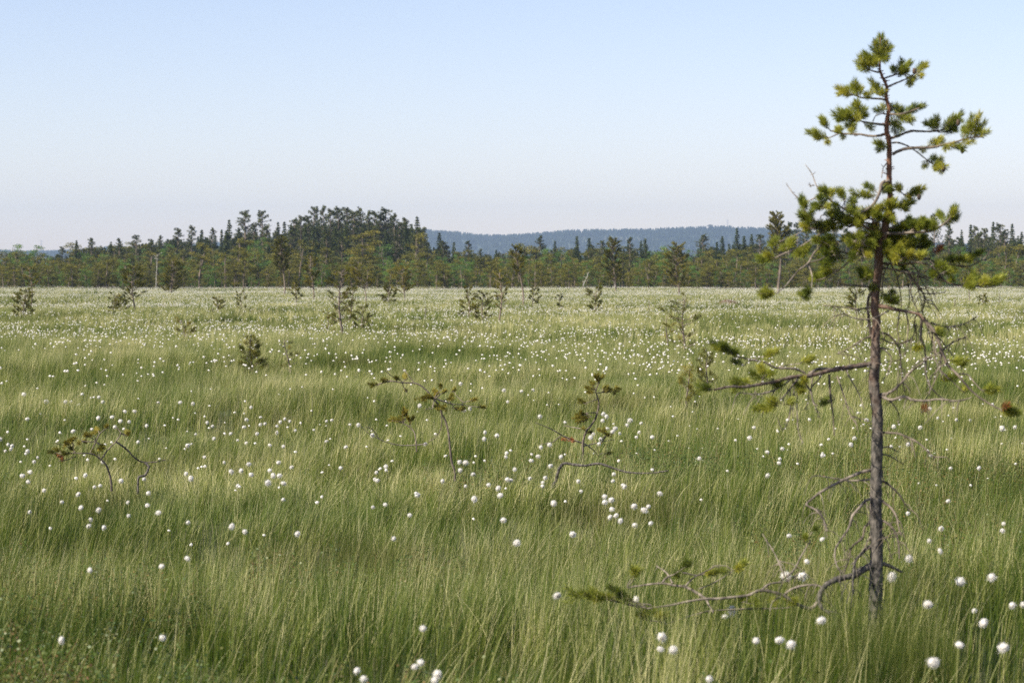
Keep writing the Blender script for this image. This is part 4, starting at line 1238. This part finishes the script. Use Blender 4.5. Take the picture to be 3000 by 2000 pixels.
SCATTERED = [  # x, y of the foot in the grass, y of the top, half width, options, label
 (72, 932, 862, 34, dict(crown0=.05, dens=2.2, dark=.15), 'dense rounded pine bush at the far left of the open bog'),
 (392, 920, 790, 44, dict(crown0=.33, dens=1.5), 'umbrella shaped small pine with a dark straight trunk, left part of the bog'),
 (335, 928, 868, 24, dict(crown0=.1, dens=1.0, bare=.3), 'thin bushy pine close left of the umbrella shaped pine'),
 (355, 915, 880, 20, dict(crown0=.05, dens=1.6), 'very low pine bush right at the left foot of the umbrella shaped pine'),
 (635, 925, 880, 20, dict(crown0=.05, dens=1.4), 'low cone shaped pine bush alone in the flowers, between umbrella and forked pines'),
 (705, 920, 868, 18, dict(crown0=.2, dens=.8, bare=.3), 'wispy small pine right of the low cone shaped bush'),
 (542, 1008, 944, 36, dict(crown0=.15, dens=.9, lean=-.1), 'sprawling knee-high pine above the young dense pine, left side'),
 (737, 1098, 1003, 33, dict(crown0=.06, dens=3.0, dark=.15), 'small dense dark green young pine standing alone in the left meadow'),
 (850, 1092, 1002, 30, dict(crown0=.25, dens=.7, bare=.45, lean=-.1), 'nearly bare young pine just right of the small dense young pine'),
 (1000, 978, 788, 46, dict(crown0=.30, dens=1.3, bare=.1), 'slim pine with a bare lower stem, tallest on the open bog left of centre'),
 (1062, 958, 893, 32, dict(crown0=.08, dens=1.3), 'broad short pine bush right of the slim bare-stemmed pine'),
 (1030, 940, 830, 26, dict(crown0=.35, dens=.8, bare=.2), 'weak pine half hidden right behind the slim bare-stemmed pine'),
 (960, 960, 905, 24, dict(crown0=.1, dens=.8), 'tiny pine bush at the left foot of the slim bare-stemmed pine'),
 (1078, 892, 782, 34, dict(crown0=.45, dens=1.1, lean=-.28), 'pine with a trunk leaning to the left at the bog margin, left of centre'),
 (1140, 896, 845, 24, dict(crown0=.05, dens=1.8), 'bushy round pine right of the left-leaning trunk'),
 (1182, 880, 778, 32, dict(crown0=.35, dens=1.5), 'round-crowned pine on a straight stem under the right end of the wooded rise'),
 (866, 898, 832, 20, dict(crown0=.35, dens=1.0), 'small sparse pine below the middle of the wooded rise'),
 (915, 880, 742, 26, dict(crown0=.35, dens=1.3), 'narrow pine on a dark stem below the middle of the wooded rise'),
 (715, 870, 800, 16, dict(crown0=.6, dens=.7, bare=.6), 'thin stem with a greyish tuft, left of the wooded rise'),
 (1372, 925, 835, 30, dict(crown0=.10, dens=1.3), 'short bushy pine left of the pair in the middle of the bog'),
 (1415, 945, 862, 38, dict(crown0=.20, dens=1.2, dark=.1), 'spreading pine with a low dark crown in the middle of the bog'),
 (1465, 948, 808, 28, dict(crown0=.35, dens=1.1, bare=.1), 'upright dark-stemmed pine in the middle of the bog'),
 (1530, 900, 728, 24, dict(crown0=.55, dens=1.2, lean=-.08), 'tall thin pine with a long bare stem right of the middle pair'),
 (1562, 902, 845, 20, dict(crown0=.35, dens=.9, bare=.2), 'small sparse pine right of the tall thin bare-stemmed one'),
 (1747, 908, 832, 28, dict(crown0=.25, dens=1.2), 'small broad-topped pine under the middle of the blue fell'),
 (2005, 1036, 878, 62, dict(crown0=.22, dens=1.3, bare=.35), 'open wide-branched pine, half bare, left of the tall lone pine'),
 (1955, 1015, 930, 26, dict(crown0=.3, dens=.6, bare=.5), 'thin scraggy pine close left of the open wide-branched pine'),
 (2015, 1165, 1085, 34, dict(crown0=.10, dens=1.1), 'knee-high pine at the left tip of the lone pine long branch'),
 (2073, 1130, 1060, 26, dict(crown0=.15, dens=1.2), 'small pine beyond the left tip of the lone pine long branch'),
 (2510, 938, 850, 28, dict(crown0=.40, dens=1.2), 'small umbrella pine close left behind the lone pine trunk'),
 (2280, 862, 634, 30, dict(crown0=.50, dens=2.4, dark=.05), 'tall straight pine with reddish stem left of the lone pine crown'),
 (1985, 866, 716, 36, dict(crown0=.22, dens=2.2), 'broad-crowned pine on a dark stem at the forest edge, under the fell summit'),
 (829, 868, 702, 24, dict(crown0=.45, dens=2.0), 'tall forest-edge pine with a pale tuft, below the left shoulder of the rise'),
 (505, 862, 765, 32, dict(crown0=.15, dens=2.6, dark=.08), 'dark dense pine at the forest edge, right of the bleached snag'),
 (1800, 858, 705, 28, dict(crown0=.22, dens=2.4), 'full dark pine at the forest edge below the pinkish clearing'),
 (2845, 885, 800, 20, dict(crown0=.5, dens=.9, lean=-.12), 'leaning little pine right of the lone pine, near the forest edge'),
 (2880, 905, 870, 16, dict(crown0=.1, dens=1.2), 'tiny pine bush right of the leaning little pine'),
 (90, 900, 775, 20, dict(crown0=.6, dens=1.0, bare=.4), 'thin bare-stemmed pine rising behind the dense rounded bush'),
 (1640, 905, 862, 14, dict(crown0=.3, dens=.8, bare=.3), 'very small pine between the thin pine and the broad-topped one'),
]


def scattered_pines():
    for i, (x, y, yt, hw, kw, label) in enumerate(SCATTERED):
        d = dist_of(y)
        H = (y - yt) / F * d + 0.25
        b = at_depth(x, y, d)
        z = float(gz(b[0], b[1]))
        root = empty('pine_tree', (b[0], b[1], z))
        tag(root, label, 'pine tree', 'small pines scattered over the open bog')
        tr, cr = bog_pine_meshes(H, hw / F * d * 0.86, d, seed=40 + i, **kw)
        tr.build('trunk', M_FARBARK if d > 60 else M_DARKTWIG, root, True)
        cr.build('crown', M_NEEDLE_OLIVE, root)


scattered_pines()


def snags():
    data = [(457, 850, 742, 'bleached dead snag with a few white broken limbs on the left forest edge', 1.0),
            (1703, 852, 796, 'short white leaning snag at the forest edge below the fell', 0.7),
            (1801, 850, 800, 'pale stub of a broken trunk at the foot of the full dark pine', 0.6),
            (1900, 908, 876, 'short dark dead stake alone in the flowers under the fell', 0.4),
            (2795, 915, 872, 'thin dead stake in the flowers right of the lone pine', 0.4),
            (2926, 900, 855, 'thin crooked dead stem near the right edge of the bog', 0.5),
            (1245, 932, 900, 'small dead stick in the flowers below the end of the wooded rise', 0.4),
            (2006, 892, 858, 'tiny dead stick behind the open wide-branched pine', 0.4)]
    for i, (x, y, yt, label, k) in enumerate(data):
        d = dist_of(y)
        H = (y - yt) / F * d + 0.2
        b = at_depth(x, y, d)
        root = empty('dead_tree', (b[0], b[1], float(gz(b[0], b[1]))))
        tag(root, label, 'dead tree', 'dead stems standing on the bog')
        px = d / 2306
        mb = MB()
        ln = (0.35 if 'leaning' in label else 0.03) * H
        P = np.array([[0, 0, -.05], [ln * .3, 0, H * .4], [ln * .7 + .02, 0, H * .75], [ln, 0, H]])
        w = max(px * 0.34, 0.02)
        tube(mb, P, [w, w * .9, w * .7, w * .4], 7, 3, .5, 0, .2)
        mb.build('trunk', M_SNAG if k >= 0.6 else M_DARKTWIG, root, True)
        lb = MB()
        for j in range(int(9 * k)):
            t = 0.7 + 0.3 * rs.rand() if k > .8 else 0.3 + 0.7 * rs.rand()
            q = np.array([ln * t, 0, H * t])
            a = rs.rand() * 6.28
            L = H * 0.12 * (0.5 + rs.rand())
            tube(lb, np.array([q, q + np.array([math.cos(a) * L * .6, math.sin(a) * L * .6, L * .1]), q + np.array([math.cos(a) * L, math.sin(a) * L, L * .4])]), [px * .16, px * .12, px * .07], 4, 2)
        lb.build('limbs', M_SNAG if k >= 0.6 else M_DARKTWIG, root, True)


snags()


def peat_mound():
    mb = MB()
    b = at_depth(2133, 897, dist_of(897, .15))
    n, k = 16, 7
    V = []
    for i in range(k):
        q = i / (k - 1)
        for j in range(n):
            a = j * 6.283 / n
            rr = (1.0 + 0.22 * math.sin(3 * a + 1) + 0.12 * math.sin(5 * a)) * q
            V.append([rr * 0.75 * math.cos(a), rr * 0.6 * math.sin(a), 0.46 * (1 - q ** 2) + 0.05 * math.sin(7 * a + 3 * q) * (1 - q)])
    Q = [[i * n + j, i * n + (j + 1) % n, (i + 1) * n + (j + 1) % n, (i + 1) * n + j] for i in range(k - 1) for j in range(n)]
    mb.add(V, Q)
    m = mat_ground('peat_moss', [(0.35, (.05, .025, .014)), (0.55, (.11, .060, .032)), (0.7, (.20, .15, .10))], 6)
    o = mb.build('moss_mound', m, None, True)
    o.location = (b[0], b[1], float(gz(b[0], b[1])))
    tag(o, 'low reddish brown moss mound on the open bog, left of the lone pine', 'moss mound')


peat_mound()

# ------------------------------------------------------------------ forest: kinds of trees
def clump(mb, c, rad, n, size, tone, flat=0.0):
    d = unit(n)
    q = rs.rand(n) ** 0.45
    P = np.asarray(c) + d * q[:, None] * np.asarray(rad)
    u = unit(n)
    u[:, 2] *= (1 - flat)
    v = np.cross(u, unit(n))
    v /= np.linalg.norm(v, axis=1)[:, None] + 1e-9
    s = size * (0.5 + 0.8 * rs.rand(n))
    u, v = u * s[:, None], v * (s * 0.55)[:, None]
    V = np.stack([P - u, P + v, P + u, P - v], 1).reshape(-1, 3)
    cc = np.clip(tone + 0.13 * rs.randn(n), 0, 1)
    mb.add(V, np.arange(n * 4).reshape(-1, 4), None, np.repeat(cc, 4))


def tall_pine(H=10, seed=0, c0=0.45, wid=0.10):
    tr, cr = MB(), MB()
    lean = 0.03 * rs.randn() * H
    P = np.array([[0, 0, -.2], [lean * .3, 0, H * .4], [lean * .8, 0, H * .75], [lean, 0, H * .97]])
    tube(tr, P, [.017 * H, .013 * H, .008 * H, .003 * H], 7, 3, .5, 0, .1)
    nb = 84
    for i in range(nb):
        t = c0 + (0.99 - c0) * (i + rs.rand()) / nb
        q = np.array([lean * t, 0, H * t])
        a = rs.rand() * 6.28
        u = (t - c0) / (1 - c0)
        prof = math.sin(math.pi * min(1.0, 0.25 + 0.68 * u)) ** 0.8 * (0.75 + 0.5 * rs.rand())
        L = H * wid * prof * (0.55 + 0.5 * rs.rand())
        e = q + np.array([math.cos(a) * L, math.sin(a) * L, L * (0.15 + 0.3 * rs.rand())])
        tube(tr, np.array([q, (q + e) / 2 - [0, 0, .03 * L], e]), [.004 * H, .003 * H, .0015 * H], 4, 1)
        w = 0.7 + 0.5 * rs.rand()
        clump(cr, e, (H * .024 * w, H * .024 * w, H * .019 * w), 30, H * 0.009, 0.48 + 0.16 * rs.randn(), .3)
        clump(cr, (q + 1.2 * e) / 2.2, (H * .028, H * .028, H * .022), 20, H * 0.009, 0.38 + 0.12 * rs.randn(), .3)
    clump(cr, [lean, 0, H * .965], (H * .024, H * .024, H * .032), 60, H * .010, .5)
    return tr, cr


def spruce(H=10, wid=0.13, seed=0):
    tr, cr = MB(), MB()
    tube(tr, np.array([[0, 0, -.2], [0, 0, H * .5], [0, 0, H * .98]]), [.014 * H, .009 * H, .002 * H], 6, 2)
    lv = 26
    for i in range(lv):
        t = 0.10 + 0.88 * (i / (lv - 1))
        R = H * wid * (1 - t) ** 0.75 + H * 0.008
        m = int(5 + 5 * (1 - t))
        for j in range(m):
            a = 6.28 * (j + rs.rand()) / m
            L = R * (0.65 + 0.5 * rs.rand())
            n = int(8 + 36 * L / (H * wid))
            f = rs.rand(n) ** 0.7
            x = math.cos(a) * L * f
            y = math.sin(a) * L * f
            z = H * t - 0.28 * L * f + 0.10 * L * f ** 3
            C = np.stack([x, y, z], -1) + rs.randn(n, 3) * H * .006
            u = np.array([math.cos(a), math.sin(a), -0.45]) + 0.5 * rs.randn(n, 3)
            u /= np.linalg.norm(u, axis=1)[:, None]
            v = np.cross(u, unit(n))
            v /= np.linalg.norm(v, axis=1)[:, None] + 1e-9
            s = H * 0.014 * (0.6 + 0.7 * rs.rand(n))
            u, v = u * s[:, None], v * (s * .5)[:, None]
            V = np.stack([C - u, C + v, C + u, C - v], 1).reshape(-1, 3)
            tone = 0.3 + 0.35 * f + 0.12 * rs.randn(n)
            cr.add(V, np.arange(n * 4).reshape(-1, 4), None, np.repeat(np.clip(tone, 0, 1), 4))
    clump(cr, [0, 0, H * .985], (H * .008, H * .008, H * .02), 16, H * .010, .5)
    return tr, cr


def birch(H=6, seed=0):
    tr, cr = MB(), MB()
    P = np.array([[0, 0, -.1], [.02 * H, 0, H * .4], [-.01 * H, 0, H * .75], [0, 0, H * .95]])
    tube(tr, P, [.013 * H, .010 * H, .006 * H, .002 * H], 6, 3)
    for i in range(18):
        t = 0.22 + 0.73 * (i + rs.rand()) / 18
        a = rs.rand() * 6.28
        L = H * 0.19 * math.sin(math.pi * min(1, (1 - t) * 0.9 + 0.16)) * (0.5 + 0.6 * rs.rand())
        e = np.array([math.cos(a) * L, math.sin(a) * L, H * t + L * .4])
        tube(tr, np.array([[0, 0, H * t], e * [.6, .6, 1] - [0, 0, L * .15], e]), [.003 * H, .002 * H, .001 * H], 4, 1)
        clump(cr, e * [.85, .85, 1], (H * .07, H * .07, H * .055), 85, H * .012, 0.45 + 0.18 * rs.randn())
    return tr, cr


def bog_pine(H=4, seed=0):
    tr, cr = MB(), MB()
    ln = 0.06 * rs.randn() * H
    P = np.array([[0, 0, -.1], [ln * .2, 0.02 * H, H * .35], [ln * .7, 0, H * .7], [ln, 0, H * .95]])
    tube(tr, P, [.016 * H, .013 * H, .009 * H, .004 * H], 6, 3, .5, 0, .1)
    nb = 17
    c0 = 0.18 + 0.25 * rs.rand()
    for i in range(nb):
        t = c0 + (0.98 - c0) * (i + rs.rand()) / nb
        a = rs.rand() * 6.28
        L = H * 0.19 * math.sin(math.pi * min(1, (1 - t) * 0.8 + 0.18)) * (0.5 + 0.7 * rs.rand())
        q = np.array([ln * t, 0, H * t])
        e = q + np.array([math.cos(a) * L, math.sin(a) * L, L * .25])
        tube(tr, np.array([q, (q + e) / 2 - [0, 0, .08 * L], e]), [.006 * H, .004 * H, .0025 * H], 4, 1)
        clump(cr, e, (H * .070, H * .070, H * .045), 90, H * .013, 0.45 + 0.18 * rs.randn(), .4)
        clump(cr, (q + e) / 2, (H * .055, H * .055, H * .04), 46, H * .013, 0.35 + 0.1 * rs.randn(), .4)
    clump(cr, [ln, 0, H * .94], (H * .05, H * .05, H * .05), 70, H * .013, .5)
    return tr, cr


KINDS = {}
for kind, fn, mt, nv, nm in (('tall', tall_pine, M_TALLPINE, 6, 'tall_pine'), ('spruce', spruce, M_FIR, 5, 'spruce_tree'), ('birch', birch, M_BIRCH, 4, 'birch_tree'), ('bog', bog_pine, M_NEEDLE_OLIVE, 8, 'bog_pine')):
    L = []
    for v in range(nv):
        kw = dict(H=1.0)
        if kind == 'spruce':
            kw['wid'] = (0.10, 0.13, 0.16, 0.09, 0.14)[v]
        if kind == 'tall':
            kw['c0'] = (0.16, 0.32, 0.22, 0.38, 0.14, 0.20)[v]
            kw['wid'] = (0.135, 0.14, 0.115, 0.15, 0.13, 0.155)[v]
        a, b = fn(**kw)
        L.append((a.mesh(nm + '_trunk', M_FARBARK, True), b.mesh(nm + '_crown', mt)))
    KINDS[kind] = (nm, L)

FOREST = []   # (x px, y of top px, depth, kind, traced?)
for s in ('c,spruce,225,703,330 c,tall,268,697,320 c,tall,350,698,300 c,tall,400,688,330 c,tall,442,700,325 c,tall,180,722,300 c,tall,470,690,330 c,tall,520,668,340 c,tall,563,661,345 c,spruce,592,672,340 '
          'c,tall,622,667,340 c,spruce,650,672,335 c,spruce,672,642,350 c,tall,700,668,330 c,tall,722,617,350 c,tall,745,655,335 c,tall,770,617,350 c,tall,782,660,320 c,spruce,815,650,350 c,spruce,834,648,350 c,tall,808,676,330 '
          'c,tall,862,640,350 c,tall,882,632,340 c,tall,903,632,352 c,tall,920,605,360 c,tall,947,602,362 c,tall,968,612,350 c,tall,993,607,356 c,tall,1018,608,362 c,tall,1034,620,350 c,tall,1058,608,358 c,tall,1080,618,345 '
          'c,tall,1098,619,362 c,tall,1115,630,350 c,tall,1132,610,350 c,tall,1155,626,345 c,tall,1186,638,340 c,spruce,1186,637,352 c,spruce,1222,633,350 c,tall,1240,665,335 c,tall,1168,650,330 c,spruce,1205,655,330 c,tall,1222,668,320 '
          'c,spruce,1288,680,340 c,spruce,1330,708,330 c,tall,1372,705,330 c,tall,1300,706,310 c,tall,1582,690,330 c,spruce,1626,704,320 c,spruce,1690,690,340 c,spruce,1726,696,335 c,tall,1762,704,320 c,tall,1845,694,270 c,spruce,1890,697,340 c,spruce,1878,704,330 '
          'c,tall,1975,722,300 c,tall,2058,686,335 c,spruce,2116,690,330 c,spruce,2158,667,335 c,spruce,2180,690,320 c,spruce,2202,684,330 c,tall,2226,686,320 c,spruce,2100,708,310 c,tall,2310,650,330 c,tall,2335,652,340 c,tall,2360,668,330 '
          'c,tall,2395,672,330 c,tall,2440,664,335 c,tall,2640,652,340 c,tall,2737,626,330 c,tall,2780,658,335 c,spruce,2816,671,340 c,spruce,2843,657,350 c,tall,2855,662,340 c,tall,2882,668,335 c,spruce,2909,649,350 c,tall,2931,655,345 c,spruce,2964,655,350 c,tall,2945,672,330 c,spruce,2992,677,345 c,tall,2690,665,330 c,tall,2665,672,320 c,tall,2870,680,320 c,tall,2480,668,335 c,tall,2530,664,335 c,tall,2590,668,335').split():
    _, k, x, y, d = s.split(',')
    FOREST.append((float(x), float(y), float(d), k, True))
SKY = [(0, 756), (100, 742), (200, 724), (280, 706), (350, 704), (450, 698), (520, 680), (620, 678), (680, 670), (760, 664), (820, 662), (870, 650), (930, 634), (1050, 632), (1150, 642), (1220, 656), (1260, 700), (1330, 722), (1400, 728), (1450, 724), (1600, 716), (1750, 714), (1900, 716), (2000, 726), (2060, 712), (2150, 702), (2260, 700), (2330, 690), (2700, 690), (2850, 680), (3000, 685)]
sx_, sy_ = zip(*SKY)
rf = np.random.RandomState(77)


def row(n, d0, d1, top0, top1, kinds, jit):
    """n trees spread from edge to edge; top0..top1 says how far they reach from the forest foot (0) to the local skyline (1)"""
    for i in range(n):
        x = -60 + 3120 * (i + 0.5 + jit * (rf.rand() - 0.5)) / n
        sk = np.interp(x, sx_, sy_)
        f = top0 + (top1 - top0) * rf.rand()
        y = 850 - (850 - sk) * f
        FOREST.append((x, y, d0 + (d1 - d0) * rf.rand(), kinds[rf.randint(len(kinds))], False))


row(62, 300, 350, 0.80, 1.0, ['spruce', 'tall', 'tall', 'spruce'], 1.6)
row(50, 262, 300, 0.62, 0.88, ['birch', 'tall', 'spruce', 'birch', 'bog'], 1.6)
row(58, 238, 262, 0.48, 0.80, ['bog', 'bog', 'birch', 'bog', 'tall'], 1.7)
row(48, 212, 238, 0.30, 0.70, ['bog', 'bog', 'bog'], 1.8)

ZONE = [(-999, 500, 'left of the wooded rise'), (500, 830, "on the rise's left shoulder"), (830, 1260, 'on the wooded rise'), (1260, 1700, "under the fell's left half"),
        (1700, 2260, "under the fell's right half"), (2260, 2640, 'behind the lone pine crown'), (2640, 9999, 'near the right edge')]
NUM = 'first second third fourth fifth sixth seventh eighth ninth tenth eleventh twelfth thirteenth fourteenth fifteenth sixteenth seventeenth eighteenth nineteenth twentieth twenty-first twenty-second twenty-third twenty-fourth twenty-fifth twenty-sixth twenty-seventh twenty-eighth'.split()
DESC = {'tall': 'dark open-crowned pine', 'spruce': 'pointed dark spruce', 'birch': 'light green birch', 'bog': 'olive bog pine'}


def forest():
    items = []
    cnt = {}
    for (x, y, d, k, tr) in sorted(FOREST, key=lambda q: q[0]):
        rowname = 'on the skyline' if tr else ('at the back' if d > 300 else ('in the middle rows' if d > 238 else 'at the front edge'))
        zn = [z for a, b, z in ZONE if a <= x < b][0]
        key = (k, rowname, zn)
        cnt[key] = cnt.get(key, 0) + 1
        nth = cnt[key]
        items.append((x, y, d, k, key, nth))
    for (x, y, d, k, key, nth) in items:
        nm, L = KINDS[k]
        v = rf.randint(len(L))
        b = at_depth(x, 860, d)
        H = EYE + (805 - y) / F * d
        if H < 1.2:
            H = 1.2
        z = -0.05
        root = empty(nm, (b[0], b[1], z))
        w = H * (1.0 + 0.25 * rf.randn() * 0.6)
        if k in ('bog', 'birch'):
            w *= 1.35
        if k == 'tall':
            w *= 1.0
        w = max(w, H * .7)
        root.scale = (w, w, H)
        root.rotation_euler = (0, 0, rf.rand() * 6.28)
        tag(root, '%s %s from the left %s, %s' % (NUM[min(nth, len(NUM)) - 1], DESC[k], key[1], key[2]), 'birch tree' if k == 'birch' else ('spruce tree' if k == 'spruce' else 'pine tree'), 'trees of the forest beyond the bog')
        for part, me in zip(('trunk', 'crown'), L[v]):
            o = bpy.data.objects.new(part, me)
            COL.objects.link(o)
            o.parent = root


forest()


def back_forest():
    """the depth of the wood behind the countable trees, and the brush at its foot"""
    srcs = []
    for k in ('spruce', 'tall', 'birch', 'bog'):
        for a, b in KINDS[k][1][:3]:
            mb = MB()
            for me, mi in ((a, 0), (b, 1)):
                V = np.zeros(len(me.vertices) * 3, np.float32)
                me.vertices.foreach_get('co', V)
                c = np.zeros(len(me.vertices), np.float32)
                me.attributes['c'].data.foreach_get('value', c)
                q = [p.vertices[:] for p in me.polygons if len(p.vertices) == 4]
                t = [p.vertices[:] for p in me.polygons if len(p.vertices) == 3]
                mb.add(V, q, t, c, mi)
            srcs.append(mb.build('src', [M_FARBARK, b.materials[0]], link=False))
    P, S, I = [], [], []
    # deeper wood
    n = 1900
    y = 335 + 260 * rf.rand(n) ** 1.2
    x = (rf.rand(n) * 2 - 1) * y * 0.222 * 1.6
    px = 1500 + x / y * F
    sk = np.interp(px, sx_, sy_) + 12 + 34 * rf.rand(n)
    H = np.maximum(EYE + (805 - sk) / F * y, 2)
    P.append(np.stack([x, y, np.full(n, -.05)], -1))
    S.append(np.stack([H * 1.15, H * 1.15, H], -1))
    I.append(rf.choice([0, 1, 2, 0, 1, 2, 3, 4, 5], n))
    # brush along the foot of the wood
    n = 3200
    y = 222 + 130 * rf.rand(n) ** 1.3
    x = (rf.rand(n) * 2 - 1) * y * 0.222 * 1.5
    H = (0.8 + 2.1 * rf.rand(n) ** 1.8) + (y - 222) * 0.022 * (0.2 + 1.3 * rf.rand(n))
    P.append(np.stack([x, y, np.full(n, -.08)], -1))
    S.append(np.stack([H * 1.7, H * 1.7, H], -1))
    I.append(rf.choice([6, 7, 8, 9, 10, 11, 9, 10, 11], n))
    P, S, I = map(np.concatenate, (P, S, I))
    n = len(P)
    scatter('deep_forest', P, np.column_stack([np.zeros(n), np.zeros(n), rf.rand(n) * 6.28]), S, I, srcs)


back_forest()


def hill_forest():
    srcs = []
    for v in range(4):
        mb = MB()
        H = 8.0
        n = 70
        t = rs.rand(n)
        R = (1.6 + .3 * v) * (1 - t) ** .7 + .15
        a = rs.rand(n) * 6.28
        q = np.sqrt(rs.rand(n))
        C = np.stack([R * q * np.cos(a), R * q * np.sin(a), H * (0.12 + 0.88 * t)], -1)
        u = unit(n) * 0.75
        w = np.cross(u, unit(n))
        mb.add(np.stack([C - u, C + w, C + u, C - w], 1).reshape(-1, 3), np.arange(n * 4).reshape(-1, 4), None, np.repeat(rs.rand(n), 4))
        tube(mb, np.array([[0, 0, 0], [0, 0, H * .5], [0, 0, H * .95]]), [.2, .15, .05], 4, 1, 0.2)
        srcs.append(mb.build('src', M_HILLTREE, link=False))
    n = 26000
    y = 3500 + 1150 * rs.rand(n)
    x = (rs.rand(n) * 2 - 1) * y * 0.222 * 1.35
    m = patch(x, y, 21, 0.012)
    clr = np.exp(-(((x - 195) / 75) ** 2 + ((y - 4250) / 130) ** 2))
    keep = (rs.rand(n) > clr * 0.9) & ((m > 0.25) | (rs.rand(n) > .4))
    x, y = x[keep], y[keep]
    n = len(x)
    s = 0.7 + 0.6 * rs.rand(n)
    scatter('hill_forest', np.stack([x, y, hill_z(x, y)], -1), np.column_stack([np.zeros(n), np.zeros(n), rs.rand(n) * 6.28]), np.column_stack([s * 1.25, s * 1.25, s]), rs.randint(0, 4, n), srcs)


hill_forest()


def mast(px, ytop, D, label):
    x = (px - 1500) / F * D
    z0 = float(hill_z(np.array(x), np.array(D)))
    H = EYE + (805 - ytop) / F * D - z0
    root = empty('radio_mast', (x, D, z0))
    tag(root, label, 'mast')
    mb = MB()
    w = 0.9
    c = [(w * math.cos(a), w * math.sin(a)) for a in (0.5, 2.6, 4.7)]
    for (a, b) in c:
        tube(mb, np.array([[a, b, 0], [a * .8, b * .8, H * .5], [a * .5, b * .5, H * .98]]), [.14, .13, .12], 5, 1)
    nz = 22
    for i in range(nz):
        z0_, z1_ = H * i / nz, H * (i + 1) / nz
        for j in range(3):
            a, b = c[j], c[(j + 1) % 3]
            s0, s1 = 1 - .5 * i / nz, 1 - .5 * (i + 1) / nz
            tube(mb, np.array([[a[0] * s0, a[1] * s0, z0_], [b[0] * s1, b[1] * s1, z1_]]), [.09, .09], 4, 1)
    mb.build('lattice', M_METAL, root)
    mb = MB()
    for f in (.72, .86, .97):
        for s in (-1, 1):
            tube(mb, np.array([[0, 0, H * f], [s * 1.8, 0, H * f]]), [.16, .16], 4, 1)
            tube(mb, np.array([[s * 1.8, 0, H * f - .9], [s * 1.8, 0, H * f + .9]]), [.3, .3], 6, 1)
    mb.build('antenna_arms', M_METAL, root)


mast(2131, 645, HILL_D, 'thin lattice radio mast on the crest of the blue fell')
mast(122, 702, HILL_D, 'faint slender radio mast on the low fell far left')


def lookout():
    x = (2080 - 1500) / F * HILL_D
    z0 = float(hill_z(np.array(x), np.array(HILL_D)))
    H = 15
    root = empty('tree', (x, HILL_D - 5, z0))
    tag(root, 'single big dark tree standing out on the summit of the blue fell', 'tree')
    t, c = MB(), MB()
    tube(t, np.array([[0, 0, 0], [0, 0, H * .5], [0, 0, H * .9]]), [.5, .4, .2], 6, 1)
    for _ in range(16):
        a, q = rs.rand() * 6.28, rs.rand() ** .5
        clump(c, [5 * q * math.cos(a), 5 * q * math.sin(a), H * (.45 + .45 * rs.rand() * (1 - .4 * q))], (2.4, 2.4, 1.8), 50, 0.7, .3)
    t.build('trunk', M_FARBARK, root, True)
    c.build('crown', M_HILLTREE, root)


lookout()

# ------------------------------------------------------------------ the air between here and the fell
def haze():
    mb = MB()
    x, y0, y1, z0, z1 = 2300.0, -40.0, 6300.0, -6.0, 190.0
    V = [(-x, y0, z0), (x, y0, z0), (x, y1, z0), (-x, y1, z0), (-x, y0, z1), (x, y0, z1), (x, y1, z1), (-x, y1, z1)]
    Q = [(0, 3, 2, 1), (4, 5, 6, 7), (0, 1, 5, 4), (1, 2, 6, 5), (2, 3, 7, 6), (3, 0, 4, 7)]
    mb.add(V, Q)
    m, nt, out = new_mat('haze')
    p = nt.nodes.new('ShaderNodeVolumePrincipled')
    p.inputs['Color'].default_value = (.56, .74, 1.0, 1)
    p.inputs['Density'].default_value = HAZE
    p.inputs['Anisotropy'].default_value = 0.2
    nt.links.new(p.outputs[0], out.inputs['Volume'])
    tag(mb.build('haze', m), kind='stuff')


HAZE = 1.5e-4
haze()
